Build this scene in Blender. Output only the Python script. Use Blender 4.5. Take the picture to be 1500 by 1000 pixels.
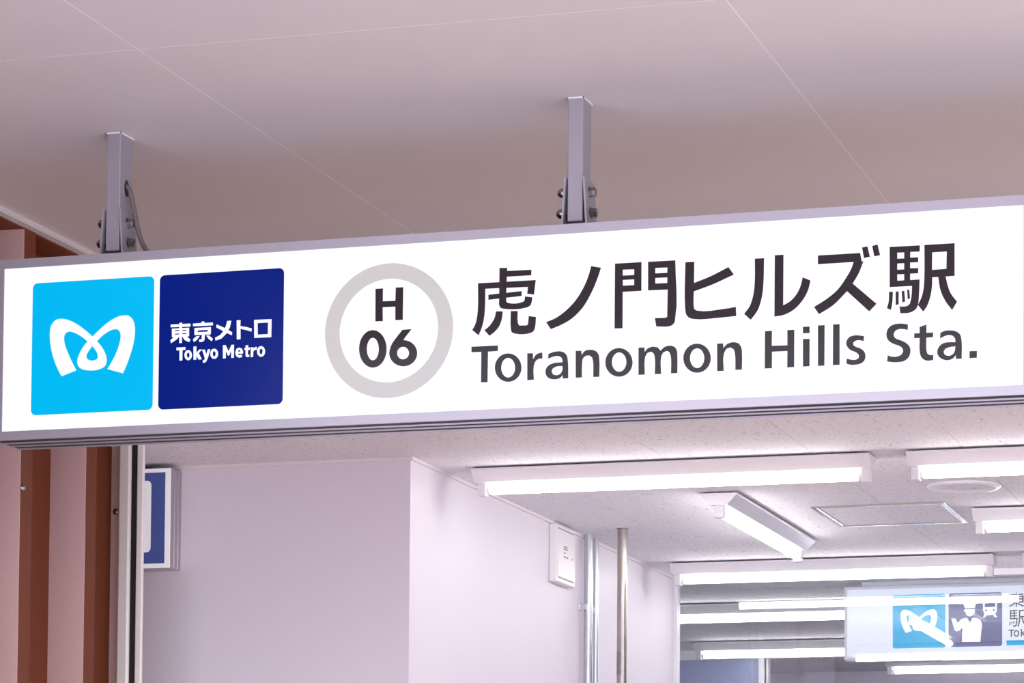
import bpy, bmesh, math, json
from mathutils import Vector, Matrix
from mathutils.geometry import tessellate_polygon

for o in list(bpy.data.objects):
    bpy.data.objects.remove(o)
scene = bpy.context.scene
C = scene.collection

# ------------------------------------------------------------------ camera
YAW, PITCH, ROLL = 0.3029, 0.0534, -0.0076
FOCAL_PX, CENTRE_Y = 4558.3, 1134.9          # in the 1500 x 1000 frame
fwd = Vector((-math.sin(YAW) * math.cos(PITCH), math.cos(YAW) * math.cos(PITCH), math.sin(PITCH)))
rgt0 = Vector((math.cos(YAW), math.sin(YAW), 0))
dwn0 = fwd.cross(rgt0)
rgt = math.cos(ROLL) * rgt0 + math.sin(ROLL) * dwn0
dwn = -math.sin(ROLL) * rgt0 + math.cos(ROLL) * dwn0
cam_data = bpy.data.cameras.new('camera')
cam = bpy.data.objects.new('camera', cam_data)
C.objects.link(cam)
m = Matrix((rgt, -dwn, -fwd)).transposed().to_4x4()
m.translation = (0, 0, 1.55)
cam.matrix_world = m
cam_data.sensor_width = 36
cam_data.sensor_fit = 'HORIZONTAL'
cam_data.lens = FOCAL_PX / 1500 * 36
cam_data.shift_y = (CENTRE_Y - 500) / 1500
cam_data.clip_end = 200
scene.camera = cam

# ------------------------------------------------------------------ sky and exposure
SKY_COLOR, SKY_STRENGTH = (0.88, 0.90, 1.0, 1), 4.3
world = bpy.data.worlds.new('sky')
scene.world = world
world.use_nodes = True
bg = world.node_tree.nodes['Background']
bg.inputs['Color'].default_value = SKY_COLOR
bg.inputs['Strength'].default_value = SKY_STRENGTH
scene.view_settings.view_transform = 'Standard'
scene.view_settings.look = 'None'
scene.view_settings.exposure = 0.0
scene.view_settings.gamma = 1.0
scene.view_settings.use_curve_mapping = False

TUBE_POWER = 18.0
SIGN_POWER = 0.92
FACE_POWER = 0.98

# ------------------------------------------------------------------ materials
def mat(name, color, rough=0.5, metal=0.0, emit=None, emit_s=0.0, coat=0.0, noise=0.0, nscale=40.0,
        bump=0.0, bscale=200.0, spec=0.5):
    mt = bpy.data.materials.new(name)
    mt.use_nodes = True
    nt = mt.node_tree
    b = nt.nodes['Principled BSDF']
    b.inputs['Base Color'].default_value = (*color, 1)
    b.inputs['Roughness'].default_value = rough
    b.inputs['Metallic'].default_value = metal
    b.inputs['Specular IOR Level'].default_value = spec
    b.inputs['Coat Weight'].default_value = coat
    b.inputs['Coat Roughness'].default_value = 0.03
    if emit:
        b.inputs['Emission Color'].default_value = (*emit, 1)
        b.inputs['Emission Strength'].default_value = emit_s
    geo = nt.nodes.new('ShaderNodeNewGeometry')
    if noise > 0:
        n = nt.nodes.new('ShaderNodeTexNoise')
        n.inputs['Scale'].default_value = nscale
        n.inputs['Detail'].default_value = 4
        nt.links.new(geo.outputs['Position'], n.inputs['Vector'])
        r = nt.nodes.new('ShaderNodeMapRange')
        r.inputs['From Min'].default_value = 0.3
        r.inputs['From Max'].default_value = 0.7
        r.inputs['To Min'].default_value = 1 - noise
        r.inputs['To Max'].default_value = 1 + noise
        nt.links.new(n.outputs['Fac'], r.inputs['Value'])
        v = nt.nodes.new('ShaderNodeVectorMath')
        v.operation = 'SCALE'
        v.inputs[0].default_value = color
        nt.links.new(r.outputs['Result'], v.inputs['Scale'])
        nt.links.new(v.outputs['Vector'], b.inputs['Base Color'])
    if bump > 0:
        n2 = nt.nodes.new('ShaderNodeTexNoise')
        n2.inputs['Scale'].default_value = bscale
        n2.inputs['Detail'].default_value = 3
        nt.links.new(geo.outputs['Position'], n2.inputs['Vector'])
        bp = nt.nodes.new('ShaderNodeBump')
        bp.inputs['Strength'].default_value = bump
        bp.inputs['Distance'].default_value = 0.002
        nt.links.new(n2.outputs['Fac'], bp.inputs['Height'])
        nt.links.new(bp.outputs['Normal'], b.inputs['Normal'])
    return mt

def speckled(name, color, dark):
    """mineral-fibre ceiling board: pale, with short dark pits"""
    mt = mat(name, color, rough=0.9, spec=0.2)
    nt = mt.node_tree
    b = nt.nodes['Principled BSDF']
    geo = nt.nodes.new('ShaderNodeNewGeometry')
    dist = nt.nodes.new('ShaderNodeTexNoise')
    dist.inputs['Scale'].default_value = 55
    nt.links.new(geo.outputs['Position'], dist.inputs['Vector'])
    mp = nt.nodes.new('ShaderNodeMapping')
    mp.inputs['Scale'].default_value = (1.0, 0.38, 1.0)
    nt.links.new(geo.outputs['Position'], mp.inputs['Vector'])
    n = nt.nodes.new('ShaderNodeTexNoise')
    n.inputs['Scale'].default_value = 125
    n.inputs['Detail'].default_value = 1.5
    n.inputs['Distortion'].default_value = 1.2
    nt.links.new(mp.outputs['Vector'], n.inputs['Vector'])
    r = nt.nodes.new('ShaderNodeValToRGB')
    r.color_ramp.elements[0].position = 0.62
    r.color_ramp.elements[0].color = (*color, 1)
    r.color_ramp.elements[1].position = 0.68
    r.color_ramp.elements[1].color = (*dark, 1)
    nt.links.new(n.outputs['Fac'], r.inputs['Fac'])
    nt.links.new(r.outputs['Color'], b.inputs['Base Color'])
    bp = nt.nodes.new('ShaderNodeBump')
    bp.inputs['Strength'].default_value = 0.25
    bp.inputs['Distance'].default_value = 0.002
    bp.invert = True
    nt.links.new(n.outputs['Fac'], bp.inputs['Height'])
    nt.links.new(bp.outputs['Normal'], b.inputs['Normal'])
    return mt

def glass(name, tint):
    mt = bpy.data.materials.new(name)
    mt.use_nodes = True
    nt = mt.node_tree
    nt.nodes.clear()
    out = nt.nodes.new('ShaderNodeOutputMaterial')
    mix = nt.nodes.new('ShaderNodeMixShader')
    fr = nt.nodes.new('ShaderNodeFresnel')
    fr.inputs['IOR'].default_value = 1.52
    tr = nt.nodes.new('ShaderNodeBsdfTransparent')
    tr.inputs['Color'].default_value = (*tint, 1)
    gl = nt.nodes.new('ShaderNodeBsdfGlossy')
    gl.inputs['Roughness'].default_value = 0.0
    gl.inputs['Color'].default_value = (1, 1, 1, 1)
    nt.links.new(fr.outputs['Fac'], mix.inputs['Fac'])
    nt.links.new(tr.outputs['BSDF'], mix.inputs[1])
    nt.links.new(gl.outputs['BSDF'], mix.inputs[2])
    nt.links.new(mix.outputs['Shader'], out.inputs['Surface'])
    return mt

M = dict(
    soffit=mat('painted soffit panel', (0.535, 0.505, 0.515), 0.55, noise=0.015, nscale=2.5, bump=0.03, bscale=400),
    caulk=mat('pale joint caulk', (0.70, 0.67, 0.67), 0.6, noise=0.03),
    tile=speckled('mineral ceiling board', (0.75, 0.735, 0.78), (0.48, 0.46, 0.48)),
    tile_back=mat('ceiling grid', (0.55, 0.51, 0.52), 0.7, noise=0.02),
    wall=mat('lilac vinyl wall covering', (0.755, 0.705, 0.775), 0.5, noise=0.012, nscale=300, bump=0.06, bscale=500),
    trim=mat('pale ceiling trim', (0.80, 0.74, 0.76), 0.45, noise=0.02),
    rust=mat('rust brown painted steel', (0.14, 0.036, 0.016), 0.55, metal=0.0, spec=0.15, noise=0.06, nscale=120, bump=0.05, bscale=300),
    rust_lit=mat('rust steel with light painted in', (0.55, 0.365, 0.345), 0.5, noise=0.04, nscale=150),  # pinkish beige: light on the rust steel put into the colour
    alu=mat('satin aluminium', (0.36, 0.335, 0.38), 0.36, metal=0.45, noise=0.02, nscale=300),
    alu_dark=mat('aluminium with dark reflection painted in', (0.03, 0.023, 0.028), 0.5, metal=0.0, spec=0.25, noise=0.03, nscale=200),  # near-black base stands in for the dark reflection under the sign
    alu_side=mat('grey anodised aluminium', (0.50, 0.46, 0.48), 0.3, metal=0.9, noise=0.03, nscale=200),
    post=mat('metallic grey paint', (0.30, 0.275, 0.31), 0.42, metal=0.3, noise=0.05, nscale=500),
    steel=mat('zinc plated bolt', (0.32, 0.31, 0.31), 0.25, metal=1.0, noise=0.06, nscale=300),
    cable=mat('grey cable sheath', (0.12, 0.10, 0.10), 0.5, noise=0.04),
    white=mat('white enamel', (0.75, 0.735, 0.77), 0.35, noise=0.01, nscale=60),
    cream=mat('cream painted metal', (0.78, 0.75, 0.71), 0.32, noise=0.02, nscale=80),
    black=mat('black rubber gasket', (0.012, 0.011, 0.011), 0.5, noise=0.1),
    satin=mat('satin reflector', (0.72, 0.69, 0.72), 0.3, metal=0.55, noise=0.01),
    mirror=mat('polished aluminium', (0.74, 0.73, 0.75), 0.12, metal=1.0, noise=0.01),
    galv=mat('galvanised conduit', (0.60, 0.62, 0.66), 0.25, metal=0.9, noise=0.04, nscale=150),
    stainless=mat('stainless pole', (0.40, 0.36, 0.34), 0.25, metal=1.0, noise=0.06, nscale=30),
    plastic=mat('white plastic cover', (0.80, 0.77, 0.80), 0.4, noise=0.01),
    slot=mat('grey slot', (0.22, 0.19, 0.21), 0.6, noise=0.02),
    tube=mat('lit fluorescent tube', (0.9, 0.9, 0.9), 0.4, emit=(1.0, 0.985, 0.95), emit_s=TUBE_POWER, noise=0.005),
    cap=mat('frosted tube end', (0.85, 0.82, 0.80), 0.4, noise=0.01),
    face=mat('backlit white acrylic', (0.12, 0.12, 0.125), 0.18, emit=(0.93, 0.935, 1.0), emit_s=FACE_POWER, coat=0.1, spec=0.2, noise=0.005),
    cyan=mat('backlit cyan film', (0.0, 0.12, 0.2), 0.2, emit=(0.0, 0.41, 0.75), emit_s=SIGN_POWER, coat=0.0, spec=0.12, noise=0.005),
    navy=mat('backlit navy film', (0.0, 0.003, 0.03), 0.2, emit=(0.0, 0.010, 0.20), emit_s=SIGN_POWER, coat=0.0, spec=0.12, noise=0.005),
    ring=mat('backlit silver grey film', (0.2, 0.2, 0.2), 0.2, emit=(0.43, 0.405, 0.395), emit_s=SIGN_POWER, coat=0.0, spec=0.12, noise=0.01),
    ink=mat('glossy charcoal film', (0.027, 0.020, 0.024), 0.08, spec=0.14, noise=0.05, nscale=300),
    face2=mat('dim backlit white acrylic', (0.40, 0.41, 0.43), 0.2, emit=(0.80, 0.86, 1.0), emit_s=0.62, noise=0.005),
    white2=mat('dim backlit white film', (0.5, 0.5, 0.52), 0.2, emit=(0.9, 0.92, 1.0), emit_s=0.70, noise=0.005),
    cyan2=mat('dim backlit cyan film', (0.0, 0.08, 0.14), 0.2, emit=(0.0, 0.41, 0.75), emit_s=0.85, noise=0.005),
    slate2=mat('dim backlit slate film', (0.05, 0.05, 0.08), 0.2, emit=(0.065, 0.075, 0.21), emit_s=0.9, noise=0.005),
    ink2=mat('dark grey lettering film', (0.06, 0.06, 0.09), 0.3, noise=0.02),
    blueboard=mat('backlit blue film', (0.06, 0.09, 0.26), 0.35, emit=(0.06, 0.09, 0.30), emit_s=0.35, noise=0.02),
    whiteboard=mat('backlit white print', (0.80, 0.78, 0.82), 0.35, emit=(0.95, 0.92, 1.0), emit_s=0.35, noise=0.01),
    bluepanel=mat('blue partition panel', (0.27, 0.32, 0.52), 0.3, noise=0.04, nscale=4),
    dimwall=mat('mauve grey wall', (0.72, 0.67, 0.76), 0.6, noise=0.03, nscale=5),
    floor=mat('pale stone paving', (0.62, 0.57, 0.63), 0.5, noise=0.08, nscale=8, bump=0.1, bscale=60),
    tan=mat('tan stone paving', (0.74, 0.42, 0.16), 0.5, noise=0.08, nscale=8, bump=0.1, bscale=60),
    vinyl=mat('pale grey vinyl floor', (0.66, 0.64, 0.68), 0.35, noise=0.03, nscale=30),
    glass=glass('clear glass', (0.97, 0.98, 1.0)),
    glass2=glass('grey glass', (0.72, 0.72, 0.80)),
)

# ------------------------------------------------------------------ mesh helpers
def obj(name, verts, faces, material, parent=None, loc=None, smooth=False):
    """verts are given in world space; the object's origin is put at its base"""
    if parent is not None:
        org = Vector(parent['_w'])
    if loc is None:
        xs, ys, zs = zip(*verts)
        loc = ((min(xs) + max(xs)) / 2, (min(ys) + max(ys)) / 2, min(zs))
    loc = Vector(loc)
    me = bpy.data.meshes.new(name)
    me.from_pydata([tuple(Vector(v) - loc) for v in verts], [], faces)
    bm = bmesh.new()
    bm.from_mesh(me)
    bmesh.ops.recalc_face_normals(bm, faces=bm.faces)
    bm.to_mesh(me)
    bm.free()
    if smooth:
        for p in me.polygons:
            p.use_smooth = True
        me.set_sharp_from_angle(angle=math.radians(40))
    me.materials.append(material)
    o = bpy.data.objects.new(name, me)
    C.objects.link(o)
    o['_w'] = tuple(loc)
    if parent is not None:
        o.parent = parent
        o.location = loc - org
    else:
        o.location = loc
    return o

def empty(name, loc):
    o = bpy.data.objects.new(name, None)
    o.empty_display_size = 0.05
    C.objects.link(o)
    o.location = loc
    o['_w'] = tuple(loc)
    return o

def tag(o, label, cat=None, group=None, kind=None):
    o['label'] = label
    if cat: o['category'] = cat
    if group: o['group'] = group
    if kind: o['kind'] = kind
    return o

def join(*parts):
    V, F = [], []
    for v, f in parts:
        n = len(V)
        V += v
        F += [tuple(i + n for i in q) for q in f]
    return V, F

def box(x0, x1, y0, y1, z0, z1):
    v = [(x, y, z) for x in (x0, x1) for y in (y0, y1) for z in (z0, z1)]
    return v, [(0, 1, 3, 2), (4, 6, 7, 5), (0, 4, 5, 1), (2, 3, 7, 6), (0, 2, 6, 4), (1, 5, 7, 3)]

def bevel_box(x0, x1, y0, y1, z0, z1, b=0.002):
    """box with its twelve edges chamfered"""
    v, f = box(x0, x1, y0, y1, z0, z1)
    bm = bmesh.new()
    bv = [bm.verts.new(p) for p in v]
    for q in f:
        bm.faces.new([bv[i] for i in q])
    bmesh.ops.recalc_face_normals(bm, faces=bm.faces)
    bmesh.ops.bevel(bm, geom=list(bm.edges), offset=b, segments=2, affect='EDGES', profile=0.5)
    bm.verts.index_update()
    V = [tuple(p.co) for p in bm.verts]
    F = [tuple(p.index for p in q.verts) for q in bm.faces]
    bm.free()
    return V, F

def extrude(profile, axis, a, b):
    """closed 2D profile swept straight along an axis; profile is in the other two axes, in xyz order"""
    n = len(profile)
    def P(p, t):
        if axis == 'x': return (t, p[0], p[1])
        if axis == 'y': return (p[0], t, p[1])
        return (p[0], p[1], t)
    V = [P(p, a) for p in profile] + [P(p, b) for p in profile]
    F = [(i, (i + 1) % n, n + (i + 1) % n, n + i) for i in range(n)]
    tri = tessellate_polygon([[Vector((p[0], p[1], 0)) for p in profile]])
    F += [tuple(t) for t in tri] + [tuple(i + n for i in t) for t in tri]
    return V, F

def rod(p0, p1, r, n=20, r1=None):
    p0, p1 = Vector(p0), Vector(p1)
    d = (p1 - p0).normalized()
    u = d.orthogonal().normalized()
    w = d.cross(u)
    r1 = r if r1 is None else r1
    V = []
    for p, q in ((p0, r), (p1, r1)):
        for k in range(n):
            t = 2 * math.pi * k / n
            V.append(tuple(p + (u * math.cos(t) + w * math.sin(t)) * q))
    F = [(k, (k + 1) % n, n + (k + 1) % n, n + k) for k in range(n)]
    F += [tuple(range(n)), tuple(range(n, 2 * n))]
    return V, F

def lathe(prof, centre, axis='z', n=40):
    """prof: list of (radius, height) ; closed with caps where the radius is zero"""
    V, F = [], []
    for r, h in prof:
        for k in range(n):
            t = 2 * math.pi * k / n
            a, b = r * math.cos(t), r * math.sin(t)
            p = (a, b, h) if axis == 'z' else ((h, a, b) if axis == 'x' else (a, h, b))
            V.append(tuple(Vector(centre) + Vector(p)))
    for i in range(len(prof) - 1):
        for k in range(n):
            F.append((i * n + k, i * n + (k + 1) % n, (i + 1) * n + (k + 1) % n, (i + 1) * n + k))
    F.append(tuple(range(n)))
    F.append(tuple(range((len(prof) - 1) * n, len(prof) * n)))
    return V, F

def sweep(path, r, n=10):
    pts = [Vector(p) for p in path]
    V, F = [], []
    u = None
    for i, p in enumerate(pts):
        d = (pts[min(i + 1, len(pts) - 1)] - pts[max(i - 1, 0)]).normalized()
        u = d.orthogonal().normalized() if u is None else (u - d * u.dot(d)).normalized()
        w = d.cross(u)
        for k in range(n):
            t = 2 * math.pi * k / n
            V.append(tuple(p + (u * math.cos(t) + w * math.sin(t)) * r))
    for i in range(len(pts) - 1):
        for k in range(n):
            F.append((i * n + k, i * n + (k + 1) % n, (i + 1) * n + (k + 1) % n, (i + 1) * n + k))
    F.append(tuple(range(n)))
    F.append(tuple(range((len(pts) - 1) * n, len(pts) * n)))
    return V, F

def smooth_ring(ring, corner=38):
    """round off the shallow bends of an outline, keep its real corners"""
    n = len(ring)
    P = [Vector(p) for p in ring]
    tang, sharp = [], []
    for i in range(n):
        a = (P[i] - P[i - 1]).normalized()
        b = (P[(i + 1) % n] - P[i]).normalized()
        ang = math.degrees(a.angle(b)) if a.length and b.length else 0
        sharp.append(ang > corner)
        tang.append((a + b).normalized() if (a + b).length > 1e-6 else b)
    out = []
    for i in range(n):
        j = (i + 1) % n
        d = P[j] - P[i]
        L = d.length
        out.append(tuple(P[i]))
        if (sharp[i] and sharp[j]) or L < 1e-6:
            continue
        t0 = d.normalized() if sharp[i] else tang[i]
        t1 = d.normalized() if sharp[j] else tang[j]
        for k in (1, 2, 3):
            s = k / 4
            h = (2 * s**3 - 3 * s**2 + 1) * P[i] + (s**3 - 2 * s**2 + s) * t0 * L \
                + (-2 * s**3 + 3 * s**2) * P[j] + (s**3 - s**2) * t1 * L
            out.append(tuple(h))
    return out

def plate(shapes, y0, y1, xf=None, smooth=True):
    """flat film cut to outlines given in millimetres (x, z); each shape is [outer, hole, ...]"""
    V, F = [], []
    for si, rings in enumerate(shapes):
        e = 0.00003 * si                      # laid one on the other where strokes cross
        rr = []
        for r in rings:
            r = [(p[0] / 1000, p[1] / 1000) for p in r]
            if smooth: r = smooth_ring(r)
            if xf: r = [xf(p) for p in r]
            rr.append(r)
        n0 = len(V)
        flat = [p for r in rr for p in r]
        N = len(flat)
        V += [(p[0], y0 - e, p[1]) for p in flat] + [(p[0], y1 - e, p[1]) for p in flat]
        for t in tessellate_polygon([[Vector((p[0], p[1], 0)) for p in r] for r in rr]):
            F.append(tuple(i + n0 for i in t))
            F.append(tuple(i + n0 + N for i in t))
        s = 0
        for r in rr:
            k = len(r)
            for i in range(k):
                a, b = n0 + s + i, n0 + s + (i + 1) % k
                F.append((a, b, b + N, a + N))
            s += k
    return V, F

def rrect(x0, x1, z0, z1, r, n=6):
    pts = []
    for cx, cz, a0 in ((x1 - r, z1 - r, 0), (x0 + r, z1 - r, 90), (x0 + r, z0 + r, 180), (x1 - r, z0 + r, 270)):
        for k in range(n + 1):
            t = math.radians(a0 + 90 * k / n)
            pts.append(((cx + r * math.cos(t)) * 1000, (cz + r * math.sin(t)) * 1000))
    return pts

def circle(cx, cz, r, n=72):
    return [((cx + r * math.cos(2 * math.pi * k / n)) * 1000, (cz + r * math.sin(2 * math.pi * k / n)) * 1000) for k in range(n)]

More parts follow.
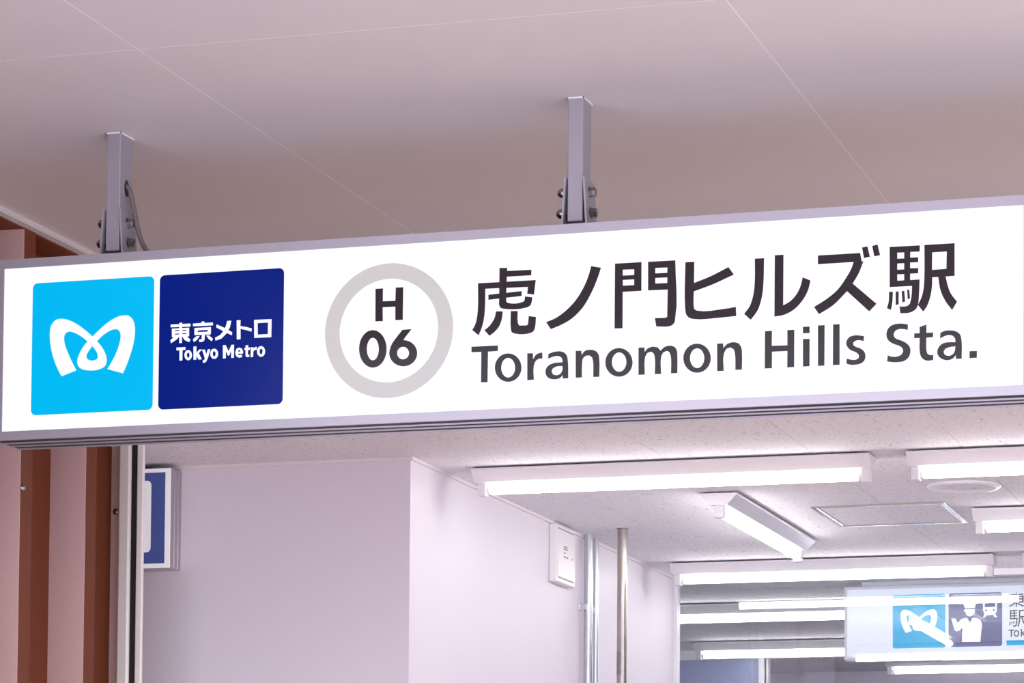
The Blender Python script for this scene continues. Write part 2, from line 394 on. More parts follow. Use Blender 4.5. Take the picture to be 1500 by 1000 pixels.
# lettering and marks, outlines in millimetres (x, z): each shape is [outer, hole, ...]
GLYPH = {
 'jp1': [[[[-2182.8,3120.3],[-2163.6,3119.2],[-2165.6,3046.3],[-2165.1,3039.5],[-2161.5,3036.8],[-2124.5,3037.3],[-2121.1,3040.0],[-2119.6,3049.6],[-2102.0,3046.7],[-2103.5,3035.2],[-2106.5,3027.7],[-2115.4,3023.3],[-2173.4,3023.6],[-2179.8,3026.2],[-2182.9,3032.8],[-2183.0,3047.3]]],[[[-2165.1,3112.0],[-2104.5,3111.4],[-2105.0,3098.3],[-2165.0,3098.4]]],[[[-2235.3,3086.9],[-2093.9,3086.7],[-2098.1,3052.6],[-2114.5,3055.5],[-2113.2,3071.4],[-2217.0,3072.9],[-2217.6,3026.0],[-2220.4,2999.0],[-2226.3,2978.1],[-2232.8,2963.9],[-2248.4,2977.3],[-2241.1,2990.4],[-2236.6,3009.6],[-2234.8,3034.6]]],[[[-2209.4,3058.4],[-2128.1,3062.6],[-2128.0,3051.0],[-2209.3,3046.4]]],[[[-2190.4,3018.3],[-2173.8,3017.4],[-2176.2,2998.6],[-2183.1,2981.6],[-2193.0,2970.6],[-2206.0,2961.2],[-2218.6,2975.4],[-2208.2,2982.9],[-2200.2,2992.2],[-2193.7,3003.4]]],[[[-2154.3,3017.2],[-2137.3,3016.2],[-2136.1,2986.9],[-2133.1,2981.9],[-2115.1,2981.4],[-2112.1,2983.7],[-2110.3,3002.9],[-2092.7,3000.0],[-2094.5,2977.0],[-2098.0,2967.6],[-2105.0,2963.1],[-2144.9,2963.7],[-2151.9,2967.5],[-2154.0,2976.3]]]],
 'jp2': [[[[-1960.1,3111.7],[-1936.4,3106.5],[-1945.7,3079.4],[-1960.8,3046.2],[-1980.3,3015.3],[-2006.4,2991.2],[-2032.7,2977.7],[-2056.5,2969.3],[-2068.1,2986.4],[-2043.9,2995.3],[-2017.6,3013.1],[-1995.8,3035.3],[-1978.4,3062.1],[-1966.5,3089.1]]]],
 'jp3': [[[[-1902.9,3114.1],[-1839.6,3114.0],[-1839.5,3047.1],[-1884.0,3047.2],[-1883.9,2962.5],[-1903.1,2962.9]],[[-1884.1,3098.8],[-1856.9,3098.1],[-1857.0,3084.9],[-1884.0,3085.2]],[[-1883.9,3074.8],[-1857.0,3074.8],[-1856.9,3061.6],[-1883.8,3061.6]]],[[[-1824.0,3113.7],[-1759.3,3113.5],[-1759.4,2973.9],[-1761.8,2967.8],[-1769.3,2962.2],[-1803.8,2962.4],[-1807.1,2982.2],[-1781.2,2981.4],[-1778.0,2983.8],[-1777.2,3046.6],[-1823.7,3047.1]],[[-1806.6,3098.3],[-1777.9,3097.7],[-1778.3,3085.5],[-1806.6,3085.9]],[[-1806.5,3075.1],[-1778.2,3074.7],[-1778.2,3061.8],[-1806.5,3062.4]]]],
 'jp4': [[[[-1735.6,3107.5],[-1714.5,3107.3],[-1714.9,3058.5],[-1676.5,3071.5],[-1634.3,3090.5],[-1621.4,3072.5],[-1672.1,3052.3],[-1715.3,3038.9],[-1715.1,3003.2],[-1713.6,2997.8],[-1708.2,2994.4],[-1642.0,2995.0],[-1616.5,2997.8],[-1615.5,2976.8],[-1650.4,2975.1],[-1716.7,2975.3],[-1727.4,2979.6],[-1733.3,2987.3],[-1735.5,2999.0]]]],
 'jp5': [[[[-1572.7,3106.4],[-1551.1,3106.2],[-1552.6,3045.6],[-1556.1,3016.5],[-1565.5,2987.8],[-1581.7,2966.1],[-1597.3,2980.7],[-1584.6,2997.2],[-1577.3,3017.7],[-1573.1,3046.7]]],[[[-1526.4,3111.4],[-1506.1,3111.5],[-1506.4,2995.4],[-1489.6,3004.5],[-1474.9,3020.4],[-1465.5,3040.7],[-1461.8,3057.2],[-1443.5,3048.8],[-1449.8,3025.2],[-1464.4,3001.1],[-1483.2,2983.4],[-1506.4,2973.1],[-1526.8,2970.7]]]],
 'jp6': [[[[-1426.8,3105.0],[-1329.9,3105.0],[-1326.2,3085.4],[-1322.4,3085.9],[-1332.4,3060.4],[-1346.8,3036.3],[-1292.5,2987.4],[-1309.1,2970.9],[-1359.7,3019.6],[-1392.2,2989.0],[-1424.2,2970.8],[-1435.3,2988.1],[-1409.7,3002.5],[-1382.2,3023.4],[-1362.3,3049.6],[-1349.8,3071.3],[-1344.9,3085.2],[-1426.7,3085.0]]],[[[-1325.7,3117.2],[-1313.3,3118.9],[-1307.5,3095.0],[-1321.2,3092.8]]],[[[-1302.6,3119.5],[-1290.2,3121.8],[-1284.4,3097.3],[-1297.6,3095.1]]]],
 'jp7': [[[[-1262.9,3114.7],[-1194.4,3114.3],[-1194.9,3100.0],[-1215.9,3100.7],[-1216.3,3087.9],[-1198.1,3087.3],[-1198.1,3076.2],[-1216.3,3076.5],[-1216.3,3063.6],[-1198.1,3063.0],[-1198.1,3051.2],[-1216.3,3051.2],[-1216.3,3037.1],[-1194.9,3037.2],[-1196.1,3005.6],[-1198.5,2981.0],[-1202.2,2972.1],[-1208.4,2966.8],[-1218.2,2963.1],[-1238.4,2962.9],[-1240.4,2978.4],[-1223.2,2978.7],[-1217.0,2983.3],[-1213.8,2996.7],[-1212.1,3023.3],[-1262.7,3023.4]],[[-1245.5,3100.7],[-1229.9,3100.3],[-1229.9,3086.7],[-1245.5,3087.1]],[[-1245.5,3075.9],[-1229.9,3075.8],[-1229.9,3061.9],[-1245.5,3062.1]],[[-1245.5,3051.4],[-1229.9,3051.0],[-1229.9,3037.2],[-1245.4,3037.1]]],[[[-1264.0,3013.1],[-1255.3,3012.6],[-1256.5,2989.1],[-1259.7,2971.5],[-1268.9,2976.2],[-1265.2,2989.6]]],[[[-1249.1,3012.2],[-1242.2,3013.1],[-1242.2,2983.4],[-1249.1,2982.0]]],[[[-1235.5,3012.7],[-1229.4,3013.6],[-1227.6,2988.6],[-1233.8,2987.4]]],[[[-1223.2,3015.3],[-1218.3,3015.0],[-1216.5,2994.9],[-1221.9,2994.2]]],[[[-1184.3,3114.4],[-1116.3,3114.5],[-1116.3,3040.6],[-1136.4,3040.5],[-1132.2,3021.8],[-1124.9,3001.7],[-1110.9,2982.4],[-1121.9,2963.8],[-1137.1,2985.1],[-1148.2,3010.3],[-1153.1,3040.2],[-1166.6,3040.2],[-1167.1,3018.8],[-1171.5,2994.4],[-1178.8,2975.0],[-1186.7,2963.9],[-1199.0,2979.8],[-1191.1,2995.5],[-1186.2,3014.9],[-1184.3,3044.5]],[[-1166.6,3096.6],[-1134.0,3096.6],[-1134.7,3057.7],[-1167.1,3057.1]]]],
 'la_T': [[[[-2250.0,2937.9],[-2185.2,2937.8],[-2185.1,2924.6],[-2209.2,2924.3],[-2209.7,2852.5],[-2225.8,2852.8],[-2225.7,2924.4],[-2249.9,2925.0]]]],
 'la_o1': [[[[-2127.2,2882.8],[-2128.1,2890.3],[-2130.5,2897.4],[-2134.4,2903.9],[-2139.6,2909.5],[-2145.8,2913.7],[-2152.7,2916.6],[-2159.9,2917.7],[-2167.1,2917.3],[-2174.0,2915.1],[-2180.1,2911.5],[-2185.2,2906.4],[-2189.0,2900.3],[-2191.4,2893.3],[-2192.1,2885.9],[-2191.2,2878.4],[-2188.8,2871.3],[-2184.9,2864.8],[-2179.7,2859.2],[-2173.5,2855.0],[-2166.6,2852.2],[-2159.4,2851.0],[-2152.1,2851.5],[-2145.3,2853.6],[-2139.2,2857.3],[-2134.1,2862.4],[-2130.3,2868.5],[-2128.0,2875.4]],[[-2142.7,2883.3],[-2143.2,2888.4],[-2144.5,2893.3],[-2146.5,2897.8],[-2149.2,2901.5],[-2152.5,2904.4],[-2156.0,2906.3],[-2159.8,2907.0],[-2163.6,2906.7],[-2167.1,2905.1],[-2170.3,2902.6],[-2173.0,2899.1],[-2174.9,2894.8],[-2176.1,2890.0],[-2176.5,2885.0],[-2176.1,2879.8],[-2174.8,2874.9],[-2172.7,2870.5],[-2170.0,2866.8],[-2166.8,2863.9],[-2163.2,2862.0],[-2159.4,2861.3],[-2155.7,2861.7],[-2152.1,2863.2],[-2149.0,2865.8],[-2146.3,2869.3],[-2144.3,2873.5],[-2143.1,2878.3]]]],
 'la_r': [[[[-2113.3,2915.7],[-2099.6,2915.4],[-2098.8,2901.1],[-2092.9,2910.4],[-2085.2,2914.7],[-2076.8,2915.8],[-2076.3,2901.7],[-2086.2,2900.9],[-2093.2,2895.5],[-2097.1,2885.0],[-2096.9,2853.0],[-2112.8,2852.7]]]],
 'la_a1': [[[[-2062.4,2900.4],[-2062.0,2911.6],[-2051.0,2915.3],[-2035.6,2916.7],[-2024.6,2913.4],[-2017.9,2906.7],[-2015.2,2897.0],[-2013.6,2852.3],[-2026.8,2852.5],[-2027.5,2860.4],[-2031.9,2855.3],[-2039.5,2852.0],[-2050.5,2851.9],[-2061.6,2855.6],[-2068.3,2865.5],[-2067.9,2876.1],[-2061.8,2884.3],[-2048.6,2889.7],[-2027.7,2890.6],[-2028.2,2896.6],[-2031.1,2902.0],[-2037.7,2905.5],[-2048.7,2905.0]],[[-2027.7,2881.6],[-2041.9,2881.3],[-2050.7,2877.4],[-2054.0,2871.2],[-2050.6,2863.6],[-2041.8,2861.0],[-2033.0,2863.4],[-2028.2,2871.0]]]],
 'la_n1': [[[[-1996.1,2915.6],[-1982.5,2915.3],[-1981.7,2905.5],[-1974.1,2914.1],[-1961.0,2916.6],[-1947.9,2912.8],[-1941.3,2905.0],[-1939.0,2893.3],[-1938.8,2852.3],[-1953.4,2852.6],[-1954.3,2889.8],[-1956.5,2898.4],[-1963.1,2903.3],[-1971.9,2902.9],[-1978.4,2896.9],[-1980.1,2886.8],[-1980.7,2852.8],[-1995.6,2852.9]]]],
 'la_o2': [[[[-1859.6,2882.1],[-1860.5,2889.5],[-1862.9,2896.7],[-1866.8,2903.2],[-1872.0,2908.7],[-1878.2,2913.0],[-1885.1,2915.8],[-1892.3,2917.0],[-1899.5,2916.5],[-1906.4,2914.4],[-1912.6,2910.7],[-1917.7,2905.7],[-1921.5,2899.6],[-1923.9,2892.6],[-1924.7,2885.2],[-1923.8,2877.8],[-1921.4,2870.6],[-1917.4,2864.1],[-1912.2,2858.6],[-1906.0,2854.4],[-1899.1,2851.6],[-1891.9,2850.4],[-1884.7,2850.9],[-1877.8,2853.0],[-1871.7,2856.7],[-1866.6,2861.7],[-1862.7,2867.8],[-1860.4,2874.7]],[[-1874.4,2883.5],[-1874.9,2888.5],[-1876.2,2893.3],[-1878.2,2897.6],[-1881.0,2901.3],[-1884.3,2904.1],[-1887.9,2905.9],[-1891.8,2906.7],[-1895.6,2906.3],[-1899.2,2904.8],[-1902.5,2902.3],[-1905.2,2898.9],[-1907.2,2894.8],[-1908.5,2890.1],[-1908.9,2885.2],[-1908.4,2880.2],[-1907.1,2875.4],[-1905.0,2871.1],[-1902.3,2867.4],[-1899.0,2864.6],[-1895.3,2862.7],[-1891.5,2862.0],[-1887.7,2862.4],[-1884.0,2863.9],[-1880.8,2866.4],[-1878.1,2869.8],[-1876.1,2873.9],[-1874.8,2878.6]]]],
 'la_m': [[[[-1845.7,2915.6],[-1831.5,2915.5],[-1830.7,2905.1],[-1823.6,2912.8],[-1811.7,2916.2],[-1799.8,2914.0],[-1793.4,2906.0],[-1783.2,2914.3],[-1771.4,2916.5],[-1760.7,2913.2],[-1754.8,2904.8],[-1753.3,2889.6],[-1753.3,2852.2],[-1768.2,2852.2],[-1769.4,2893.9],[-1772.5,2901.7],[-1778.4,2904.8],[-1786.7,2901.7],[-1791.4,2892.7],[-1791.7,2852.1],[-1806.6,2852.4],[-1807.3,2893.5],[-1810.5,2901.7],[-1816.9,2904.8],[-1824.7,2902.0],[-1829.4,2893.4],[-1830.4,2852.4],[-1845.4,2852.4]]]],
 'la_o3': [[[[-1674.8,2882.8],[-1675.6,2890.3],[-1678.1,2897.5],[-1681.9,2904.0],[-1687.0,2909.6],[-1693.2,2913.9],[-1700.0,2916.7],[-1707.2,2917.9],[-1714.4,2917.4],[-1721.2,2915.3],[-1727.3,2911.6],[-1732.4,2906.5],[-1736.2,2900.3],[-1738.6,2893.4],[-1739.3,2886.0],[-1738.5,2878.5],[-1736.1,2871.3],[-1732.2,2864.7],[-1727.0,2859.2],[-1720.9,2854.9],[-1714.1,2852.1],[-1706.9,2850.9],[-1699.7,2851.4],[-1692.9,2853.5],[-1686.8,2857.2],[-1681.7,2862.3],[-1677.9,2868.4],[-1675.6,2875.4]],[[-1690.1,2883.5],[-1690.5,2888.6],[-1691.8,2893.4],[-1693.8,2897.8],[-1696.4,2901.5],[-1699.6,2904.4],[-1703.2,2906.2],[-1706.9,2907.0],[-1710.6,2906.6],[-1714.1,2905.1],[-1717.3,2902.6],[-1719.9,2899.1],[-1721.9,2894.9],[-1723.1,2890.2],[-1723.5,2885.2],[-1723.1,2880.1],[-1721.8,2875.3],[-1719.8,2870.9],[-1717.1,2867.2],[-1714.0,2864.3],[-1710.4,2862.5],[-1706.7,2861.7],[-1703.0,2862.1],[-1699.4,2863.6],[-1696.3,2866.2],[-1693.7,2869.6],[-1691.7,2873.8],[-1690.5,2878.5]]]],
 'la_n2': [[[[-1660.2,2915.5],[-1646.1,2915.5],[-1645.3,2905.1],[-1636.0,2913.8],[-1620.8,2917.0],[-1609.1,2913.6],[-1603.2,2903.0],[-1601.6,2886.8],[-1601.9,2852.8],[-1617.1,2853.1],[-1618.4,2891.1],[-1621.2,2900.4],[-1629.0,2905.4],[-1638.3,2902.4],[-1644.1,2891.2],[-1644.4,2852.1],[-1659.7,2852.3]]]],
 'la_H': [[[[-1548.5,2938.4],[-1532.3,2938.5],[-1532.6,2904.3],[-1496.6,2903.5],[-1496.7,2938.5],[-1480.6,2938.2],[-1480.7,2853.1],[-1496.8,2852.9],[-1496.5,2890.4],[-1532.0,2890.6],[-1532.2,2852.7],[-1548.9,2853.0]]]],
 'la_i': [[[[-1460.8,2943.8],[-1445.3,2943.9],[-1445.3,2928.9],[-1460.7,2928.8]]],[[[-1460.7,2916.1],[-1445.2,2915.8],[-1445.3,2853.2],[-1460.5,2853.0]]]],
 'la_l1': [[[[-1426.3,2945.3],[-1410.8,2945.3],[-1411.2,2852.9],[-1426.0,2852.9]]]],
 'la_l2': [[[[-1391.5,2945.8],[-1376.5,2945.5],[-1376.3,2853.1],[-1391.9,2853.1]]]],
 'la_s': [[[[-1320.5,2915.5],[-1321.8,2904.0],[-1330.2,2906.6],[-1338.6,2906.3],[-1345.2,2902.4],[-1345.1,2896.8],[-1340.5,2892.8],[-1328.3,2887.6],[-1319.9,2879.7],[-1317.5,2870.3],[-1319.9,2860.2],[-1327.3,2854.1],[-1339.5,2851.5],[-1352.5,2852.1],[-1361.0,2855.1],[-1360.1,2866.8],[-1350.7,2863.6],[-1339.5,2863.0],[-1333.0,2866.4],[-1332.4,2872.9],[-1337.6,2878.7],[-1350.7,2885.0],[-1358.2,2891.9],[-1361.4,2900.4],[-1359.2,2909.6],[-1352.7,2915.8],[-1341.4,2918.4],[-1330.2,2917.4]]]],
 'la_S': [[[[-1221.1,2936.6],[-1221.8,2924.4],[-1230.2,2926.6],[-1240.7,2927.1],[-1249.4,2924.1],[-1253.5,2917.8],[-1252.6,2910.7],[-1247.7,2906.1],[-1233.7,2900.1],[-1223.2,2893.5],[-1216.5,2884.4],[-1215.7,2873.9],[-1219.7,2862.7],[-1228.4,2855.3],[-1240.6,2852.7],[-1256.4,2853.2],[-1268.3,2855.5],[-1266.9,2869.4],[-1258.1,2866.0],[-1245.9,2865.4],[-1236.3,2868.8],[-1232.3,2875.6],[-1233.3,2882.6],[-1238.9,2888.2],[-1252.9,2894.1],[-1263.4,2900.8],[-1268.7,2908.9],[-1269.9,2918.6],[-1266.1,2929.8],[-1258.2,2936.4],[-1246.0,2939.6],[-1232.0,2939.1]]]],
 'la_t': [[[[-1195.0,2929.6],[-1179.6,2934.4],[-1179.6,2915.7],[-1164.3,2915.8],[-1164.8,2905.0],[-1179.6,2904.7],[-1179.6,2878.2],[-1177.9,2869.4],[-1172.6,2865.6],[-1163.9,2864.9],[-1164.3,2853.9],[-1172.6,2852.6],[-1183.1,2854.3],[-1190.9,2861.3],[-1194.4,2872.0],[-1194.9,2904.8],[-1207.1,2904.9],[-1207.1,2915.8],[-1194.9,2915.7]]]],
 'la_a2': [[[[-1148.9,2901.1],[-1148.3,2914.1],[-1139.7,2917.7],[-1125.8,2918.5],[-1113.7,2915.8],[-1105.0,2909.3],[-1101.6,2900.4],[-1100.4,2853.4],[-1113.3,2853.7],[-1114.0,2861.9],[-1118.9,2856.0],[-1127.5,2852.1],[-1137.9,2852.3],[-1148.3,2857.5],[-1154.7,2866.5],[-1154.9,2875.2],[-1150.1,2884.6],[-1139.7,2891.0],[-1114.5,2891.5],[-1115.4,2899.4],[-1120.6,2905.7],[-1129.3,2907.9],[-1139.7,2905.8]],[[-1114.5,2881.9],[-1127.5,2880.8],[-1137.1,2877.8],[-1141.0,2871.1],[-1138.8,2864.9],[-1131.9,2861.5],[-1123.2,2862.9],[-1117.1,2869.0]]]],
 'la_dot': [[[[-1083.1,2869.6],[-1066.5,2869.4],[-1066.7,2853.8],[-1083.1,2853.8]]]],
 'num_H': [[[[-2490.0,3088.1],[-2471.2,3088.0],[-2471.2,3057.4],[-2440.0,3056.8],[-2439.2,3088.4],[-2420.5,3088.1],[-2420.9,3010.3],[-2439.6,3010.6],[-2439.9,3042.9],[-2471.5,3043.0],[-2470.7,3009.9],[-2489.6,3010.3]]]],
 'num_0': [[[[-2460.6,2943.4],[-2461.6,2953.4],[-2464.3,2962.9],[-2468.5,2971.6],[-2474.0,2979.0],[-2480.6,2984.6],[-2487.9,2988.3],[-2495.6,2989.8],[-2503.3,2989.1],[-2510.6,2986.2],[-2517.1,2981.2],[-2522.5,2974.4],[-2526.6,2966.1],[-2529.0,2956.7],[-2529.8,2946.8],[-2528.8,2936.8],[-2526.2,2927.2],[-2521.9,2918.6],[-2516.4,2911.2],[-2509.8,2905.6],[-2502.4,2901.9],[-2494.7,2900.4],[-2487.0,2901.2],[-2479.8,2904.1],[-2473.3,2909.1],[-2467.9,2915.9],[-2463.9,2924.2],[-2461.4,2933.5]],[[-2480.3,2943.9],[-2480.7,2949.9],[-2481.9,2955.6],[-2483.7,2960.7],[-2486.1,2965.0],[-2489.0,2968.4],[-2492.1,2970.5],[-2495.5,2971.3],[-2498.8,2970.8],[-2501.9,2969.0],[-2504.7,2966.0],[-2507.0,2961.9],[-2508.7,2956.9],[-2509.8,2951.3],[-2510.1,2945.4],[-2509.6,2939.4],[-2508.5,2933.7],[-2506.6,2928.6],[-2504.2,2924.2],[-2501.4,2920.9],[-2498.2,2918.8],[-2494.9,2918.0],[-2491.6,2918.5],[-2488.5,2920.3],[-2485.7,2923.3],[-2483.4,2927.4],[-2481.6,2932.4],[-2480.6,2938.0]]]],
 'num_6': [[[[-2384.2,2929.4],[-2385.1,2936.3],[-2387.7,2943.0],[-2391.9,2949.1],[-2397.5,2954.3],[-2404.1,2958.4],[-2411.5,2961.0],[-2419.3,2962.2],[-2427.0,2961.8],[-2434.4,2959.9],[-2440.9,2956.5],[-2446.4,2951.9],[-2450.5,2946.2],[-2453.0,2939.7],[-2453.8,2932.8],[-2452.9,2925.8],[-2450.2,2919.1],[-2446.0,2913.0],[-2440.4,2907.8],[-2433.8,2903.8],[-2426.4,2901.1],[-2418.6,2899.9],[-2410.9,2900.4],[-2403.6,2902.3],[-2397.0,2905.7],[-2391.5,2910.3],[-2387.5,2916.0],[-2385.0,2922.5]],[[-2404.6,2930.6],[-2405.0,2933.9],[-2406.2,2937.1],[-2408.0,2940.0],[-2410.3,2942.4],[-2413.1,2944.3],[-2416.3,2945.6],[-2419.6,2946.1],[-2422.9,2945.9],[-2426.0,2945.0],[-2428.8,2943.3],[-2431.1,2941.1],[-2432.8,2938.4],[-2433.9,2935.3],[-2434.2,2932.1],[-2433.8,2928.8],[-2432.7,2925.6],[-2430.9,2922.7],[-2428.5,2920.2],[-2425.7,2918.3],[-2422.6,2917.1],[-2419.3,2916.6],[-2416.0,2916.8],[-2412.9,2917.7],[-2410.1,2919.3],[-2407.8,2921.6],[-2406.0,2924.3],[-2405.0,2927.3]]],[[[-2421.4,2986.9],[-2398.8,2987.3],[-2420.4,2960.2],[-2427.9,2945.2],[-2453.2,2939.6],[-2447.8,2954.1],[-2437.2,2968.4]]]],
 'logo': [[[[-3301.5,2918.1],[-3312.1,2936.7],[-3322.0,2959.0],[-3329.5,2983.5],[-3334.0,3009.9],[-3334.4,3029.6],[-3331.3,3043.7],[-3324.7,3053.2],[-3316.5,3058.3],[-3305.8,3059.7],[-3292.7,3057.7],[-3278.4,3052.5],[-3259.3,3042.1],[-3240.1,3028.1],[-3220.2,3011.8],[-3206.9,3023.1],[-3190.7,3036.4],[-3172.0,3048.5],[-3153.3,3056.8],[-3139.3,3059.1],[-3127.5,3058.1],[-3118.1,3052.1],[-3111.3,3040.9],[-3108.3,3026.7],[-3108.5,3009.3],[-3112.4,2985.7],[-3120.2,2960.0],[-3129.2,2936.6],[-3138.2,2917.5],[-3179.5,2929.9],[-3168.1,2947.2],[-3156.6,2968.3],[-3148.8,2989.7],[-3145.5,3006.9],[-3147.3,3017.8],[-3152.8,3024.6],[-3161.1,3026.6],[-3171.6,3024.5],[-3183.3,3019.2],[-3195.0,3011.6],[-3208.2,2999.8],[-3194.5,2983.3],[-3186.0,2968.7],[-3182.3,2956.6],[-3182.1,2945.7],[-3187.9,2936.2],[-3198.4,2931.3],[-3210.1,2928.6],[-3224.3,2928.6],[-3238.5,2930.3],[-3250.4,2934.8],[-3257.6,2941.7],[-3259.7,2951.6],[-3258.0,2963.5],[-3251.1,2977.4],[-3241.8,2991.1],[-3233.3,3000.5],[-3246.9,3011.0],[-3261.3,3019.8],[-3273.2,3025.2],[-3282.7,3027.0],[-3291.0,3024.1],[-3295.6,3017.8],[-3296.2,3008.0],[-3292.8,2992.5],[-3285.4,2974.7],[-3275.6,2954.6],[-3262.2,2930.6]],[[-3220.5,2988.5],[-3210.9,2976.5],[-3206.0,2966.4],[-3205.2,2959.9],[-3208.2,2955.2],[-3214.1,2952.9],[-3221.1,2952.6],[-3228.2,2954.0],[-3234.2,2958.0],[-3236.0,2963.5],[-3234.4,2970.0],[-3228.6,2978.4]]]],
 'tm1': [[[[-3014.3,3030.1],[-2962.7,3029.8],[-2962.6,3022.7],[-3014.2,3023.5]]],[[[-2991.5,3033.2],[-2984.4,3033.2],[-2984.3,2983.9],[-2991.4,2983.9]]],[[[-3011.1,3019.9],[-2966.0,3020.0],[-2965.7,2999.0],[-3010.4,2999.2]],[[-3002.9,3015.7],[-2991.8,3015.7],[-2991.8,3013.1],[-3002.9,3013.1]],[[-2984.1,3015.5],[-2973.6,3015.5],[-2973.6,3012.9],[-2984.1,3012.9]],[[-3002.8,3007.4],[-2991.7,3007.4],[-2991.7,3004.8],[-3002.8,3004.8]],[[-2984.0,3007.4],[-2973.5,3007.4],[-2973.5,3005.0],[-2984.0,3005.0]]],[[[-3004.7,3000.0],[-2991.0,3000.6],[-2997.6,2993.4],[-3012.6,2984.8],[-3014.7,2991.5]]],[[[-2983.9,3000.3],[-2972.4,2999.7],[-2962.2,2990.7],[-2965.5,2984.8],[-2977.3,2990.5]]]],
 'tm2': [[[[-2956.1,3029.5],[-2904.4,3029.4],[-2904.3,3022.5],[-2956.0,3022.7]]],[[[-2934.2,3033.0],[-2926.5,3033.0],[-2926.4,3027.4],[-2934.1,3027.4]]],[[[-2952.1,3018.4],[-2909.2,3018.4],[-2909.4,3000.8],[-2951.8,3001.1]],[[-2943.3,3012.3],[-2917.6,3012.3],[-2917.5,3007.8],[-2943.3,3008.0]]],[[[-2932.5,3002.0],[-2925.1,3002.0],[-2925.5,2987.9],[-2929.9,2983.8],[-2938.9,2983.9],[-2939.4,2989.9],[-2933.0,2990.1]]],[[[-2946.2,2998.3],[-2938.1,2998.3],[-2945.0,2989.8],[-2953.0,2984.2],[-2955.5,2991.3]]],[[[-2921.0,2998.4],[-2914.0,2998.6],[-2903.8,2990.0],[-2906.7,2984.1],[-2914.9,2990.2]]]],
 'tm3': [[[[-2867.3,3031.2],[-2856.7,3031.2],[-2860.1,3015.5],[-2868.9,3000.9],[-2881.7,2989.4],[-2896.7,2985.1],[-2898.2,2992.1],[-2884.9,2998.0],[-2874.0,3010.6],[-2869.6,3021.6]]],[[[-2894.8,3024.2],[-2877.1,3016.4],[-2853.9,3003.0],[-2854.8,2995.9],[-2875.0,3005.9],[-2895.1,3016.9]]]],
 'tm4': [[[[-2842.7,3031.4],[-2832.7,3031.3],[-2833.1,3016.9],[-2819.1,3014.3],[-2803.5,3009.7],[-2804.4,3002.3],[-2818.0,3006.7],[-2832.6,3010.3],[-2832.1,2985.4],[-2841.7,2985.1]]]],
 'tm5': [[[[-2797.8,3030.0],[-2753.0,3029.5],[-2753.1,2986.2],[-2796.8,2986.6]],[[-2788.7,3022.0],[-2761.9,3021.9],[-2761.9,2994.0],[-2788.0,2994.0]]]],
 'ty1': [[[[-2998.3,2973.3],[-2975.0,2973.3],[-2975.0,2966.5],[-2982.6,2966.3],[-2982.7,2941.3],[-2990.1,2941.3],[-2990.5,2966.3],[-2998.2,2966.5]]]],
 'ty2': [[[[-2957.8,2952.9],[-2958.3,2956.7],[-2959.8,2960.2],[-2961.9,2963.0],[-2964.7,2964.8],[-2967.7,2965.6],[-2970.7,2965.1],[-2973.3,2963.5],[-2975.4,2960.9],[-2976.8,2957.6],[-2977.2,2953.8],[-2976.7,2950.0],[-2975.2,2946.6],[-2973.1,2943.8],[-2970.3,2941.9],[-2967.3,2941.1],[-2964.3,2941.6],[-2961.7,2943.2],[-2959.6,2945.8],[-2958.2,2949.1]],[[-2963.9,2953.2],[-2964.1,2955.1],[-2964.6,2956.9],[-2965.4,2958.3],[-2966.5,2959.2],[-2967.6,2959.6],[-2968.7,2959.3],[-2969.7,2958.5],[-2970.5,2957.2],[-2971.0,2955.5],[-2971.1,2953.5],[-2970.9,2951.6],[-2970.4,2949.9],[-2969.6,2948.4],[-2968.5,2947.5],[-2967.4,2947.2],[-2966.3,2947.4],[-2965.3,2948.2],[-2964.5,2949.6],[-2964.0,2951.3]]]],
 'ty3': [[[[-2953.9,2973.4],[-2946.4,2973.4],[-2946.4,2958.3],[-2938.7,2965.6],[-2932.0,2965.7],[-2940.1,2956.7],[-2931.7,2941.7],[-2940.3,2941.3],[-2946.3,2951.4],[-2946.4,2941.4],[-2953.4,2941.4]]]],
 'ty4': [[[[-2931.6,2964.7],[-2924.2,2964.7],[-2920.4,2952.9],[-2916.5,2964.9],[-2910.1,2965.0],[-2919.2,2937.9],[-2923.1,2933.4],[-2929.1,2933.1],[-2929.2,2938.3],[-2925.2,2940.0],[-2923.9,2943.7]]]],
 'ty5': [[[[-2889.9,2952.9],[-2890.4,2956.8],[-2891.9,2960.3],[-2894.1,2963.1],[-2897.0,2965.0],[-2900.1,2965.8],[-2903.2,2965.3],[-2905.9,2963.7],[-2908.1,2961.1],[-2909.5,2957.7],[-2909.9,2953.9],[-2909.4,2950.1],[-2907.9,2946.5],[-2905.7,2943.7],[-2902.8,2941.8],[-2899.7,2941.0],[-2896.6,2941.5],[-2893.9,2943.1],[-2891.7,2945.7],[-2890.3,2949.1]],[[-2896.1,2953.2],[-2896.3,2955.2],[-2896.9,2957.0],[-2897.7,2958.5],[-2898.8,2959.4],[-2900.0,2959.8],[-2901.2,2959.5],[-2902.2,2958.7],[-2903.0,2957.3],[-2903.6,2955.6],[-2903.7,2953.6],[-2903.5,2951.6],[-2902.9,2949.8],[-2902.1,2948.4],[-2901.0,2947.4],[-2899.8,2947.0],[-2898.6,2947.3],[-2897.6,2948.1],[-2896.8,2949.5],[-2896.2,2951.3]]]],
 'ty6': [[[[-2877.5,2972.9],[-2870.5,2972.9],[-2862.7,2957.6],[-2855.5,2972.7],[-2848.9,2972.8],[-2848.7,2941.5],[-2855.7,2941.3],[-2855.9,2959.1],[-2861.1,2947.2],[-2864.2,2947.3],[-2869.9,2958.9],[-2869.7,2941.1],[-2877.1,2941.0]]]],
